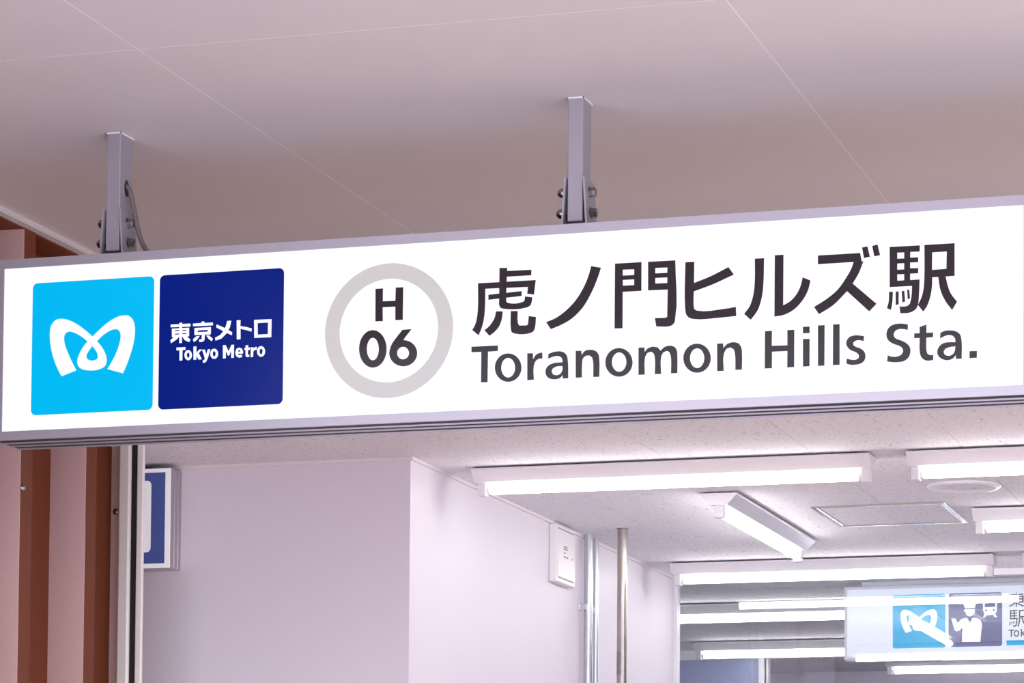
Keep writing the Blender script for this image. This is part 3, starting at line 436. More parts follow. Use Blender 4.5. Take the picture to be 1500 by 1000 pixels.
 'ty7': [[[[-2825.4,2950.1],[-2825.5,2955.7],[-2828.4,2962.4],[-2835.4,2965.2],[-2842.0,2962.7],[-2845.1,2954.8],[-2843.8,2947.3],[-2840.1,2942.4],[-2833.1,2940.8],[-2826.5,2943.6],[-2830.2,2948.1],[-2834.2,2946.4],[-2837.8,2948.5],[-2838.2,2950.7]],[[-2838.3,2955.4],[-2837.1,2958.7],[-2835.1,2959.6],[-2832.7,2957.9],[-2832.3,2955.1]]]],
 'ty8': [[[[-2818.9,2969.4],[-2812.5,2970.0],[-2812.5,2964.0],[-2807.9,2964.2],[-2807.8,2958.6],[-2812.4,2958.4],[-2812.7,2948.5],[-2811.6,2946.6],[-2809.2,2946.5],[-2809.2,2941.3],[-2815.1,2941.2],[-2818.6,2944.2],[-2818.8,2958.6],[-2821.8,2958.7],[-2821.8,2963.9],[-2818.8,2964.2]]]],
 'ty9': [[[[-2805.5,2964.1],[-2799.1,2964.1],[-2798.5,2960.9],[-2794.5,2964.4],[-2789.6,2964.4],[-2790.5,2957.7],[-2796.4,2956.5],[-2799.0,2953.5],[-2799.2,2941.0],[-2805.6,2940.7]]]],
 'ty10': [[[[-2768.5,2952.5],[-2769.1,2956.5],[-2770.6,2960.1],[-2772.9,2963.0],[-2775.8,2964.9],[-2779.0,2965.7],[-2782.2,2965.3],[-2785.1,2963.6],[-2787.3,2960.9],[-2788.8,2957.4],[-2789.2,2953.5],[-2788.7,2949.6],[-2787.2,2946.0],[-2784.8,2943.1],[-2781.9,2941.1],[-2778.7,2940.3],[-2775.5,2940.8],[-2772.7,2942.5],[-2770.4,2945.2],[-2769.0,2948.6]],[[-2774.9,2952.8],[-2775.1,2954.9],[-2775.7,2956.8],[-2776.6,2958.3],[-2777.7,2959.4],[-2779.0,2959.7],[-2780.2,2959.5],[-2781.3,2958.6],[-2782.2,2957.1],[-2782.7,2955.3],[-2782.9,2953.2],[-2782.6,2951.1],[-2782.1,2949.2],[-2781.2,2947.7],[-2780.0,2946.7],[-2778.8,2946.3],[-2777.6,2946.6],[-2776.5,2947.5],[-2775.6,2948.9],[-2775.1,2950.8]]]],
 'bk1': [[[[-1815.7,2962.5],[-1758.2,2962.9],[-1758.2,2957.7],[-1815.7,2957.2]]],[[[-1788.6,2967.0],[-1783.6,2966.9],[-1783.7,2909.8],[-1788.6,2909.9]]],[[[-1801.5,2954.1],[-1756.8,2954.0],[-1756.9,2925.9],[-1801.5,2925.9]],[[-1796.5,2949.3],[-1788.6,2949.3],[-1788.6,2943.0],[-1796.5,2942.9]],[[-1783.6,2949.5],[-1763.1,2949.5],[-1763.1,2943.2],[-1783.7,2943.1]],[[-1796.5,2938.2],[-1788.6,2938.3],[-1788.6,2931.1],[-1796.5,2931.1]],[[-1783.7,2938.5],[-1763.1,2938.5],[-1763.1,2931.0],[-1783.7,2931.0]]],[[[-1793.3,2926.3],[-1786.1,2926.1],[-1799.3,2916.0],[-1812.5,2909.9],[-1815.2,2914.7],[-1803.4,2919.4]]],[[[-1786.1,2926.1],[-1779.6,2926.5],[-1770.5,2919.9],[-1755.5,2914.0],[-1757.7,2909.1],[-1774.7,2916.4]]]],
 'bk2': [[[[-1811.7,2896.9],[-1781.5,2897.3],[-1781.5,2892.3],[-1792.2,2892.3],[-1792.2,2886.5],[-1782.3,2886.6],[-1782.4,2881.9],[-1792.2,2881.8],[-1792.2,2875.5],[-1782.4,2875.5],[-1782.4,2870.9],[-1792.2,2870.8],[-1792.2,2864.5],[-1780.7,2864.7],[-1782.1,2844.4],[-1785.1,2832.9],[-1791.7,2828.9],[-1799.9,2828.8],[-1800.5,2833.8],[-1793.4,2834.2],[-1789.0,2837.6],[-1787.3,2845.9],[-1786.2,2859.4],[-1811.7,2858.9]],[[-1806.7,2891.9],[-1797.1,2891.9],[-1797.1,2886.1],[-1806.7,2886.1]],[[-1806.7,2881.4],[-1797.1,2881.4],[-1797.1,2875.6],[-1806.7,2875.6]],[[-1806.7,2870.6],[-1797.2,2870.7],[-1797.2,2864.3],[-1806.7,2864.3]]],[[[-1812.5,2850.6],[-1809.0,2850.5],[-1810.9,2834.0],[-1815.0,2835.2]]],[[[-1806.2,2850.5],[-1803.2,2850.7],[-1802.1,2838.0],[-1805.1,2837.2]]],[[[-1799.9,2850.9],[-1797.2,2851.1],[-1795.5,2841.4],[-1798.0,2840.3]]],[[[-1794.4,2851.8],[-1791.7,2852.0],[-1790.1,2844.6],[-1792.3,2843.5]]],[[[-1775.8,2896.6],[-1747.9,2897.0],[-1747.9,2866.7],[-1761.6,2866.5],[-1755.6,2849.3],[-1744.7,2833.0],[-1749.0,2829.3],[-1759.7,2843.9],[-1767.0,2866.4],[-1770.6,2866.2],[-1771.2,2849.6],[-1776.9,2828.3],[-1782.1,2831.2],[-1776.4,2849.8],[-1775.8,2871.8]],[[-1770.6,2891.5],[-1752.8,2891.9],[-1752.8,2871.8],[-1770.6,2871.7]]]],
 'bk3': [[[[-1817.2,2817.6],[-1795.3,2818.2],[-1795.3,2813.3],[-1803.5,2812.9],[-1803.8,2788.6],[-1809.0,2788.5],[-1808.7,2812.7],[-1817.2,2812.7]]],[[[-1775.1,2801.8],[-1775.6,2806.0],[-1777.1,2809.9],[-1779.6,2813.0],[-1782.6,2815.1],[-1786.0,2815.8],[-1789.4,2815.2],[-1792.4,2813.3],[-1794.8,2810.3],[-1796.4,2806.5],[-1796.9,2802.3],[-1796.4,2798.0],[-1794.9,2794.1],[-1792.4,2791.0],[-1789.4,2789.0],[-1786.0,2788.2],[-1782.6,2788.8],[-1779.6,2790.7],[-1777.2,2793.7],[-1775.6,2797.5]],[[-1780.0,2801.9],[-1780.3,2804.7],[-1781.1,2807.3],[-1782.4,2809.3],[-1784.1,2810.6],[-1786.0,2811.1],[-1787.8,2810.7],[-1789.5,2809.5],[-1790.9,2807.5],[-1791.7,2805.0],[-1792.0,2802.2],[-1791.7,2799.3],[-1790.9,2796.8],[-1789.5,2794.7],[-1787.9,2793.4],[-1786.0,2792.9],[-1784.1,2793.3],[-1782.5,2794.6],[-1781.1,2796.6],[-1780.3,2799.1]]],[[[-1768.5,2819.3],[-1763.5,2819.4],[-1763.6,2804.0],[-1754.3,2811.8],[-1748.0,2811.9],[-1758.4,2802.2],[-1746.9,2789.0],[-1753.5,2788.9],[-1763.6,2799.9],[-1763.6,2788.6],[-1768.5,2788.4]]]],
 'bkbar': [[[[-1826.0,2775.1],[-1712.0,2775.3],[-1712.0,2754.2],[-1826.0,2754.4]]]],
 'person': [[[[-2003.1,2932.1],[-1947.8,2930.7],[-1950.6,2918.9],[-1953.3,2908.7],[-1993.4,2908.9]]],[[[-1993.9,2905.3],[-1953.3,2904.3],[-1954.7,2889.9],[-1961.6,2879.0],[-1974.0,2874.6],[-1985.1,2879.6],[-1990.6,2889.4],[-1991.2,2895.8],[-1999.7,2895.5],[-1997.0,2900.7]]],[[[-2048.8,2868.6],[-2032.1,2868.2],[-2022.4,2850.0],[-2007.2,2864.9],[-1985.1,2869.9],[-1972.7,2848.8],[-1963.0,2869.4],[-1945.1,2867.6],[-1931.3,2858.9],[-1925.2,2845.0],[-1927.2,2814.6],[-1931.3,2771.3],[-2005.9,2772.0],[-2003.9,2830.2],[-2015.5,2819.3],[-2026.6,2815.4],[-2034.9,2819.8],[-2041.8,2842.1]]]],
 'train': [[[[-1920.2,2940.3],[-1916.9,2944.9],[-1867.3,2944.7],[-1863.5,2940.2],[-1865.2,2893.3],[-1870.7,2883.7],[-1887.2,2878.6],[-1903.7,2878.2],[-1914.7,2883.4],[-1920.2,2897.4]],[[-1913.3,2934.6],[-1870.1,2934.9],[-1870.7,2911.4],[-1913.3,2911.1]],[[-1903.4,2897.8],[-1904.0,2900.0],[-1905.6,2901.7],[-1907.8,2902.3],[-1910.0,2901.8],[-1911.6,2900.2],[-1912.2,2898.0],[-1911.6,2895.8],[-1910.0,2894.1],[-1907.8,2893.5],[-1905.6,2894.0],[-1904.0,2895.6]],[[-1872.6,2898.4],[-1873.2,2900.7],[-1874.8,2902.3],[-1877.0,2903.0],[-1879.2,2902.4],[-1880.8,2900.9],[-1881.4,2898.7],[-1880.8,2896.4],[-1879.2,2894.8],[-1877.0,2894.1],[-1874.8,2894.7],[-1873.2,2896.2]]],[[[-1913.3,2884.8],[-1905.1,2879.0],[-1912.0,2869.5],[-1921.1,2869.7]]],[[[-1880.3,2878.5],[-1872.1,2884.3],[-1862.5,2869.2],[-1872.1,2869.1]]]],
}

# ------------------------------------------------------------------ the setting
SOFFIT_Z, CEIL_Z = 3.523, 3.03
FASCIA_Y, GLASS_Y, BACK_Y = 8.36, 12.22, 16.65

def struct(name, geom, material, label, parent=None, loc=None):
    o = obj(name, *geom, material, parent, loc)
    if parent is None: o['kind'] = 'structure'
    if label: o['label'] = label
    return o

struct('floor', box(-16, 16, -16, 5.6, -0.12, 0.0), M['floor'], 'pale stone paving in front of the entrance')
struct('floor', box(-4.8, 3.2, 5.6, 8.46, -0.12, 0.0), M['tan'], 'tan stone paving under the soffit')
struct('floor', box(-4.8, 0.92, 8.46, BACK_Y + 0.1, -0.12, 0.0), M['vinyl'], 'pale vinyl floor of the corridor')

# soffit over the entrance, made of large painted panels with caulked joints
soffit = struct('ceiling', box(-4.7, 3.2, 4.05, FASCIA_Y + 0.1, SOFFIT_Z + 0.0006, SOFFIT_Z + 0.12), M['caulk'], 'lilac white panelled soffit above the station sign')
sx = [-4.7, -4.18, -2.84, -1.50, -0.16, 1.18, 3.2]
sy = [4.05, 4.74, 6.26, 7.78, FASCIA_Y + 0.1]
g = 0.0014
for i in range(len(sx) - 1):
    for j in range(len(sy) - 1):
        obj('soffit_panel', *bevel_box(sx[i] + g, sx[i + 1] - g, sy[j] + g, sy[j + 1] - g, SOFFIT_Z, SOFFIT_Z + 0.012, 0.0003), M['soffit'], soffit)
struct('trim_1', box(-3.832, -3.806, 4.05, FASCIA_Y, SOFFIT_Z - 0.016, SOFFIT_Z), M['soffit'], 'pale moulding between the soffit and the rust brown wall')
# (the ribbed wall closes against this moulding)
# drop from the soffit down to the corridor ceiling
struct('wall_front', box(-4.7, 3.2, FASCIA_Y, FASCIA_Y + 0.1, CEIL_Z - 0.004, SOFFIT_Z + 0.004), M['soffit'], 'fascia between the soffit and the lower corridor ceiling')

# corridor ceiling of mineral boards, 455 x 910 mm
ceil = struct('ceiling', box(-4.7, 0.9, FASCIA_Y + 0.1, BACK_Y, CEIL_Z + 0.006, CEIL_Z + 0.1), M['tile_back'], 'speckled mineral board ceiling of the lit corridor')
tv, tf = bevel_box(-0.2268, 0.2268, -0.4543, 0.4543, 0, 0.012, 0.0012)
tile0 = None
row = 0
y = FASCIA_Y + 0.1 + 0.455
while y < BACK_Y:
    for k in range(12):
        x = -4.655 + 0.2275 + 0.455 * k
        if tile0 is None:
            tile0 = obj('ceiling_tile', [(a + x, b + y, c + CEIL_Z) for a, b, c in tv], tf, M['tile'], ceil)
        else:
            t = tile0.copy()
            C.objects.link(t)
            t.location = Vector((x, y, CEIL_Z)) - Vector(ceil['_w'])
            t['_w'] = (x, y, CEIL_Z)
    y += 0.91

WALL_X, WALL_Y = -3.13, 8.95
struct('wall_left', box(WALL_X - 0.12, WALL_X, WALL_Y - 0.001, GLASS_Y + 0.02, 0, CEIL_Z + 0.004), M['wall'], 'lilac corridor wall running back to the glass')
struct('wall_return', join(box(-3.985, WALL_X - 0.12, WALL_Y - 0.001, WALL_Y + 0.1, 0, CEIL_Z + 0.004),
                           box(-4.7, -3.985, WALL_Y - 0.001, WALL_Y + 0.1, 0, 2.985)), M['wall'], 'lilac wall facing the entrance beside the shutter rail')
struct('wall_right', box(0.8, 0.92, FASCIA_Y, BACK_Y, 0, CEIL_Z + 0.004), M['wall'], 'lilac wall on the far right of the corridor')
struct('wall_back', box(-4.8, 0.92, BACK_Y, BACK_Y + 0.1, 0, CEIL_Z + 0.004), M['dimwall'], 'mauve grey wall at the end of the corridor')
struct('wall_end', box(-4.8, -4.7, FASCIA_Y, BACK_Y, 0, CEIL_Z + 0.1), M['wall'], 'side wall behind the shutter rail')
struct('wall_outer', box(0.92, 3.2, FASCIA_Y + 0.1, FASCIA_Y + 0.2, 0, CEIL_Z + 0.004), M['soffit'], 'wall beside the corridor mouth')
struct('trim_2', box(WALL_X, WALL_X + 0.010, WALL_Y - 0.011, GLASS_Y - 0.03, CEIL_Z - 0.009, CEIL_Z), M['trim'], 'thin ceiling trim along the corridor wall')
struct('trim_3', box(-3.985, WALL_X, WALL_Y - 0.011, WALL_Y - 0.001, CEIL_Z - 0.009, CEIL_Z), M['trim'], 'thin ceiling trim above the wall facing the entrance')

# rust brown ribbed steel wall on the left
RX, VX, PER, RIDGE = -3.83, -3.94, 0.418, 0.074
prof = [(-4.7, 4.05)]
yy = 8.539 - PER * 10
prof.append((VX, 4.05))
for k in range(11):
    y0 = yy + PER * k
    if k == 10:
        prof += [(VX, y0), (RX - 0.04, y0)]
        break
    prof += [(VX, y0), (RX, y0 + 0.003), (RX, y0 + RIDGE), (VX, y0 + RIDGE + 0.003)]
prof += [(RX - 0.04, 8.56), (-4.7, 8.56)]
rust = struct('wall_left', extrude(prof, 'z', 0, SOFFIT_Z), M['rust'], 'rust brown ribbed steel wall on the left')
obj('head_closer', *box(VX - 0.02, RX - 0.003, 4.06, 8.55, SOFFIT_Z - 0.020, SOFFIT_Z - 0.0002), M['rust'], rust)
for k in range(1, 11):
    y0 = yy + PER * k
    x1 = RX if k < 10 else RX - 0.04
    obj('lit_rib_side', *extrude([(VX, y0 - 0.003), (VX, y0 - 0.0002), (x1, y0 + 0.0028 if k < 10 else y0 - 0.0002), (x1, y0)], 'z', 0, SOFFIT_Z - 0.0205), M['rust_lit'], rust)  # sheen on the front-facing rib sides, painted as a paler layer
def screw(parent, p, axis):
    d = Vector(axis)
    p = Vector(p)
    pr = [(0.0001, 0), (0.0105, 0), (0.0105, 0.002), (0.0085, 0.0055), (0.004, 0.0078), (0.0001, 0.0082)]
    V, F = lathe(pr, (0, 0, 0), 'z', 16)
    q = Vector((0, 0, 1)).rotation_difference(d)
    V = [tuple(q @ Vector(v) + p) for v in V]
    return obj('screw', V, F, M['steel'], parent, smooth=True)
for zz in (2.786, 1.9, 1.0):
    screw(rust, (RX, 7.718, zz), (1, 0, 0))
    screw(rust, (-3.922, 8.5355, zz + 0.047), (0, -1, 0))

# shutter guide rail standing between the rust wall and the lilac wall
rail = empty('shutter_guide_rail', (-3.86, 8.52, 0))
tag(rail, 'cream shutter guide rail with a black slot beside the rust wall', 'guide rail')
obj('front_flange', *extrude([(-3.900, 8.512), (-3.900, 8.503), (-3.895, 8.499), (-3.868, 8.497), (-3.862, 8.500), (-3.8605, 8.504), (-3.8605, 8.512)], 'z', 0, CEIL_Z), M['cream'], rail)
obj('slot_lining', *extrude([(-3.8600, 8.512), (-3.8600, 8.507), (-3.8400, 8.507), (-3.8400, 8.512)], 'z', 0, CEIL_Z), M['black'], rail)
obj('rear_flange', *extrude([(-3.8395, 8.512), (-3.8395, 8.501), (-3.836, 8.499), (-3.822, 8.499), (-3.8205, 8.503), (-3.8205, 8.512)], 'z', 0, CEIL_Z), M['cream'], rail)
obj('back_web', *box(-3.900, -3.8225, 8.5122, 8.518, 0, CEIL_Z), M['cream'], rail)

# glass screen across the corridor
win = struct('window_1', box(-3.13, 0.8, GLASS_Y - 0.02, GLASS_Y + 0.02, CEIL_Z - 0.025, CEIL_Z), M['white'], 'clear glass screen across the corridor under a white head rail')
obj('jamb', *box(WALL_X, WALL_X + 0.016, GLASS_Y - 0.02, GLASS_Y + 0.02, 0, CEIL_Z - 0.025), M['white'], win)
obj('sill', *box(-3.114, 0.8, GLASS_Y - 0.02, GLASS_Y + 0.02, 0, 0.06), M['white'], win)
for a, b in ((-3.114, -0.9), (-0.896, 0.8)):
    obj('pane', *box(a, b, GLASS_Y - 0.004, GLASS_Y + 0.004, 0.06, CEIL_Z - 0.025), M['glass'], win)
# second screen further back
W2 = 15.3
win2 = struct('window_2', box(-4.7, 0.8, W2 - 0.03, W2 + 0.03, CEIL_Z - 0.048, CEIL_Z), M['white'], 'far head rail with a blue panel and slim white posts')
obj('blue_panel', *box(-4.7, -3.479, W2 - 0.005, W2 + 0.005, 0, CEIL_Z - 0.048), M['bluepanel'], win2)
obj('post', *bevel_box(-3.478, -3.447, W2 - 0.03, W2 + 0.03, 0, CEIL_Z - 0.048, 0.003), M['white'], win2)
obj('slim_post', *bevel_box(-3.440, -3.428, W2 - 0.02, W2 + 0.03, 0, CEIL_Z - 0.048, 0.002), M['white'], win2)

# ------------------------------------------------------------------ main station sign
SY = 6.8564
SX0, SX1, SZ0, SZ1 = -3.481, 0.30, 2.7665, 3.2130
sign = empty('station_sign', ((SX0 + SX1) / 2, 6.925, SZ0))
tag(sign, 'long backlit white station name sign hung from the soffit on two posts', 'sign')
FZ0, FZ1, FX0 = 2.788, 3.191, -3.4595
yb = 6.990
fy = SY - 0.003
def rail_prof(z_out, z_in):
    return [(fy, z_out), (fy, z_in), (SY + 0.004, z_in), (SY + 0.004, z_out)]
frame = join(
    box(SX0, SX1, fy, SY + 0.006, FZ1, SZ1),
    box(SX0, SX1, fy, SY + 0.006, SZ0, FZ0),
    box(SX0, FX0, fy, SY + 0.006, FZ0, FZ1),
    box(SX1 - 0.0215, SX1, fy, SY + 0.006, FZ0, FZ1))
obj('bezel', *frame, M['alu'], sign)
top = [(SY + 0.006, SZ1), (yb, SZ1), (yb, SZ1 - 0.004), (SY + 0.006, SZ1 - 0.004)]
bot = [(SY + 0.006, SZ0 + 0.006), (SY + 0.006, SZ0 + 0.001), (yb, SZ0 + 0.001), (yb, SZ0 + 0.006)]
for ya in (SY + 0.040, SY + 0.083, yb - 0.006):
    obj('ridge', *extrude([(ya, SZ0 + 0.001), (ya + 0.0005, SZ0 - 0.0028), (ya + 0.003, SZ0 - 0.0028), (ya + 0.0035, SZ0 + 0.001)], 'x', SX0, SX1), M['alu'], sign)
obj('top_tray', *extrude(top, 'x', SX0, SX1), M['alu_dark'], sign)
obj('bottom_tray', *extrude(bot, 'x', SX0, SX1), M['alu_dark'], sign)
obj('end_plate', *box(SX0, SX0 + 0.004, SY + 0.006, yb, SZ0 + 0.006, SZ1 - 0.004), M['alu_dark'], sign)
obj('end_plate', *box(SX1 - 0.004, SX1, SY + 0.006, yb, SZ0 + 0.006, SZ1 - 0.004), M['alu_dark'], sign)
obj('back_plate', *box(SX0 + 0.004, SX1 - 0.004, yb - 0.004, yb, SZ0 + 0.006, SZ1 - 0.004), M['alu_dark'], sign)
JX = -0.9635
obj('face_panel', *box(FX0, JX - 0.0006, SY, SY + 0.004, FZ0, FZ1), M['face'], sign)
obj('face_panel', *box(JX + 0.0006, SX1 - 0.0215, SY, SY + 0.004, FZ0, FZ1), M['face'], sign)

def film(name, shapes, material, parent, lift=1, y=SY, smooth=True, xf=None):
    return obj(name, *plate(shapes, y - 0.0004 * lift, y - 0.0004 * (lift - 1), xf, smooth), material, parent)

cyan = film('cyan_panel', [[rrect(-3.3825, -3.0590, 2.8252, 3.1510, 0.013)]], M['cyan'], sign, smooth=False)
film('butterfly_mark', GLYPH['logo'], M['face'], cyan, 2)
navy = film('navy_panel', [[rrect(-3.0445, -2.7222, 2.8242, 3.1515, 0.013)]], M['navy'], sign, smooth=False)
for k in range(1, 6):
    film('character', GLYPH['tm%d' % k], M['face'], navy, 2, smooth=False)
for k in range(1, 11):
    film('letter', GLYPH['ty%d' % k], M['face'], navy, 2, smooth=k not in (1, 3, 6))
film('line_ring', [[circle(-2.4560, 2.9866, 0.1605), circle(-2.4560, 2.9868, 0.1232)]], M['ring'], sign, smooth=False)
film('line_letter', GLYPH['num_H'], M['ink'], sign, smooth=False)
film('line_digit', GLYPH['num_0'], M['ink'], sign)
film('line_digit', GLYPH['num_6'], M['ink'], sign)
for k in range(1, 8):
    film('character', GLYPH['jp%d' % k], M['ink'], sign)
for k in ('T', 'o1', 'r', 'a1', 'n1', 'o2', 'm', 'o3', 'n2', 'H', 'i', 'l1', 'l2', 's', 'S', 't', 'a2', 'dot'):
    film('letter', GLYPH['la_' + k], M['ink'], sign, smooth=k not in ('T', 'H', 'i', 'l1', 'l2', 'dot'))

# hangers
def hanger(x0, x1, label):
    xc = (x0 + x1) / 2
    h = empty('sign_hanger', (xc, 6.935, SZ1))
    tag(h, label, 'hanger', 'posts carrying the station sign')
    obj('post', *bevel_box(x0, x1, 6.900, 6.970, SZ1 + 0.017, SOFFIT_Z, 0.0022), M['post'], h)
    obj('caulk_bead', *join(box(x0 - 0.003, x1 + 0.003, 6.897, 6.900, SOFFIT_Z - 0.003, SOFFIT_Z), box(x1, x1 + 0.003, 6.897, 6.973, SOFFIT_Z - 0.003, SOFFIT_Z),
                            box(x0 - 0.003, x0, 6.897, 6.973, SOFFIT_Z - 0.003, SOFFIT_Z), box(x0, x1, 6.970, 6.973, SOFFIT_Z - 0.003, SOFFIT_Z)), M['caulk'], h)
    zt = SZ1 + 0.120
    br = []
    for s, xe in ((-1, x0), (1, x1)):
        a0, a1 = xe + s * 0.0135, xe + s * 0.0085       # foot of the cheek, outer and inner
        b0, b1 = xe + s * 0.0065, xe + s * 0.0015       # top of the cheek
        br.append(extrude([(a0, SZ1), (a1, SZ1), (a1, SZ1 + 0.012), (b1, zt), (b0, zt)], 'y', 6.893, 6.979))
    br.append(box(x0 - 0.0085, x1 + 0.0085, 6.893, 6.979, SZ1, SZ1 + 0.0045))
    obj('bracket', *join(*br), M['post'], h)
    for zz, dx in ((SZ1 + 0.090, 0.0078), (SZ1 + 0.041, 0.0108)):
        yc = 6.922
        pr = [(0.0001, -0.004), (0.0135, -0.004), (0.0135, 0.0), (0.0125, 0.0), (0.0125, 0.008), (0.0118, 0.013), (0.0090, 0.0185), (0.0050, 0.0215), (0.0001, 0.0225)]
        V, F = lathe([(r, -t) for r, t in pr], (x0 - dx, yc, zz), 'x', 24)
        obj('cap_nut', V, F, M['steel'], h, smooth=True)
        V, F = lathe([(0.0001, -0.004), (0.015, -0.004), (0.015, 0.002), (0.0115, 0.002), (0.0115, 0.0145), (0.0100, 0.016), (0.0001, 0.016)], (x1 + dx, yc + 0.008, zz), 'x', 6)
        obj('hex_bolt', V, F, M['steel'], h)
    return h
h1 = hanger(-3.2100, -3.1735, 'grey hanger post with a cable hole, above the cyan panel')
# cable hole: a dark oval grommet set in the right cheek of the post
gr = [(6.9385 + 0.0125 * math.cos(2 * math.pi * k / 24), 3.392 + 0.021 * math.sin(2 * math.pi * k / 24)) for k in range(24)]
obj('cable_hole', *extrude(gr, 'x', -3.1737, -3.1728), M['black'], h1)
hanger(-2.0315, -1.9945, 'plain grey hanger post above the black station name')
cab = [(-3.1740, 6.9385, 3.398), (-3.1660, 6.940, 3.388), (-3.1600, 6.942, 3.365), (-3.1540, 6.943, 3.335), (-3.1470, 6.944, 3.300), (-3.1370, 6.945, 3.266), (-3.1230, 6.946, 3.239), (-3.1080, 6.947, 3.222), (-3.0950, 6.948, 3.2115)]
fine = []
for i in range(len(cab) - 1):
    p0, p1, p2, p3 = (Vector(cab[max(0, min(len(cab) - 1, i + d))]) for d in (-1, 0, 1, 2))
    for s in (0, 0.25, 0.5, 0.75):
        fine.append(0.5 * ((2 * p1) + (p2 - p0) * s + (2 * p0 - 5 * p1 + 4 * p2 - p3) * s * s + (3 * p1 - p0 - 3 * p2 + p3) * s**3))
fine.append(Vector(cab[-1]))
cb = obj('power_cable', *sweep(fine, 0.0062, 12), M['cable'], h1, smooth=True)
cb['label'] = 'grey cable curving down into the sign'

# ------------------------------------------------------------------ fluorescent ceiling lights
def light(name, cx, cy, label, along='x', slope=None, L=1.257, group='fluorescent tube lights on the corridor ceiling'):
    root = empty(name, (cx, cy, CEIL_Z))
    tag(root, label, 'ceiling light', group)
    h = L / 2
    def put(nm, geom, material, sm=False):
        V, F = geom
        if along == 'y':
            V = [(-v[1], v[0], v[2]) for v in V]
        V = [(v[0] + cx, v[1] + cy, v[2] + CEIL_Z) for v in V]
        return obj(nm, V, F, material, root, smooth=sm)
    body = [(-0.0615, -0.0065), (-0.0615, -0.0105), (-0.028, -0.0455), (0.028, -0.0455), (0.0615, -0.0105), (0.0615, -0.0065)]
    put('body', extrude(body, 'x', -h, h), slope or M['white'])
    put('lip', join(extrude([(-0.0625, -0.006), (-0.0635, -0.0125), (-0.0615, -0.0125), (-0.0605, -0.006)], 'x', -h, h),
                    extrude([(0.0625, -0.006), (0.0635, -0.0125), (0.0615, -0.0125), (0.0605, -0.006)], 'x', -h, h)), M['white'])
    put('mounting_plate', box(-h + 0.03, h - 0.03, -0.035, 0.035, -0.0066, 0.0), M['slot'])
    for s in (-1, 1):
        a, b = s * (h - 0.006), s * (h - 0.033)
        put('lamp_socket', bevel_box(min(a, b), max(a, b), -0.0165, 0.0165, -0.087, -0.045, 0.003), M['white'])
        put('tube_end', rod((s * (h - 0.033), 0, -0.0665), (s * (h - 0.0445), 0, -0.0665), 0.0142, 20), M['cap'], True)
        put('lamp_clip', bevel_box(s * (h - 0.078) - 0.003, s * (h - 0.078) + 0.003, -0.009, 0.009, -0.0525, -0.045, 0.001), M['white'])
    put('tube', rod((-(h - 0.0445), 0, -0.0665), (h - 0.0445, 0, -0.0665), 0.0148, 24), M['tube'], True)
    return root
light('ceiling_light', -2.3805, 9.238, 'long tube light just under the main sign, over the white wall box')
light('ceiling_light', -1.0120, 9.238, 'tube light cut by the right edge above the round port')
light('ceiling_light', -2.3860, 10.510, 'slanting tube light with a mirror side, pointing into the corridor', 'y', M['satin'])
light('ceiling_light', -1.0150, 10.510, 'tube light at the right edge beside the access hatch')
light('ceiling_light', -2.3870, 11.745, 'long tube light over the top of the glass screen')
light('ceiling_light', -1.0200, 11.745, 'tube light stub at the right edge above the far sign')
light('ceiling_light', -3.0000, 13.200, 'tube light behind the glass, nearest to it')
light('ceiling_light', -3.0750, 14.870, 'lower tube light behind the glass, above the blue panel')
light('ceiling_light', -1.6700, 13.200, 'unseen tube light added behind the far sign, nearest the glass')  # out of sight, added to brighten the space behind the glass
light('ceiling_light', -1.7400, 14.870, 'second unseen tube light added behind the far sign')  # also hidden, added only for its light
light('ceiling_light', -2.3200, 15.930, 'farthest tube light, seen below the far sign')

# ------------------------------------------------------------------ ceiling fittings
hx0, hx1, hy0, hy1 = -2.170, -1.712, 10.305, 10.812
hatch = empty('access_hatch', ((hx0 + hx1) / 2, (hy0 + hy1) / 2, CEIL_Z))
tag(hatch, 'square access hatch with a bright metal edge in the ceiling', 'hatch')
fw = 0.020
def bar(a, b, c, d):
    return bevel_box(a, b, c, d, CEIL_Z - 0.006, CEIL_Z, 0.0018)
for q in ((hx0, hx1, hy0, hy0 + fw), (hx0, hx1, hy1 - fw, hy1), (hx0, hx0 + fw, hy0 + fw, hy1 - fw), (hx1 - fw, hx1, hy0 + fw, hy1 - fw)):
    obj('frame_bar', *bar(*q), M['mirror'], hatch)
obj('lid', *bevel_box(hx0 + fw + 0.004, hx1 - fw - 0.004, hy0 + fw + 0.004, hy1 - fw - 0.004, CEIL_Z - 0.003, CEIL_Z, 0.0008), M['tile'], hatch)

port = empty('ceiling_port', (-1.591, 9.962, CEIL_Z))
tag(port, 'round ceiling port with a pale ring and a speckled centre', 'ceiling port')
obj('ring', *lathe([(0.118, 0.0), (0.118, -0.004), (0.112, -0.009), (0.100, -0.009), (0.090, -0.003), (0.090, 0.0)], (-1.591, 9.962, CEIL_Z), 'z', 64), M['white'], port, smooth=True)
obj('centre_disc', *lathe([(0.090, 0.0), (0.090, -0.0025), (0.0001, -0.0025)], (-1.591, 9.962, CEIL_Z), 'z', 64), M['tile'], port)

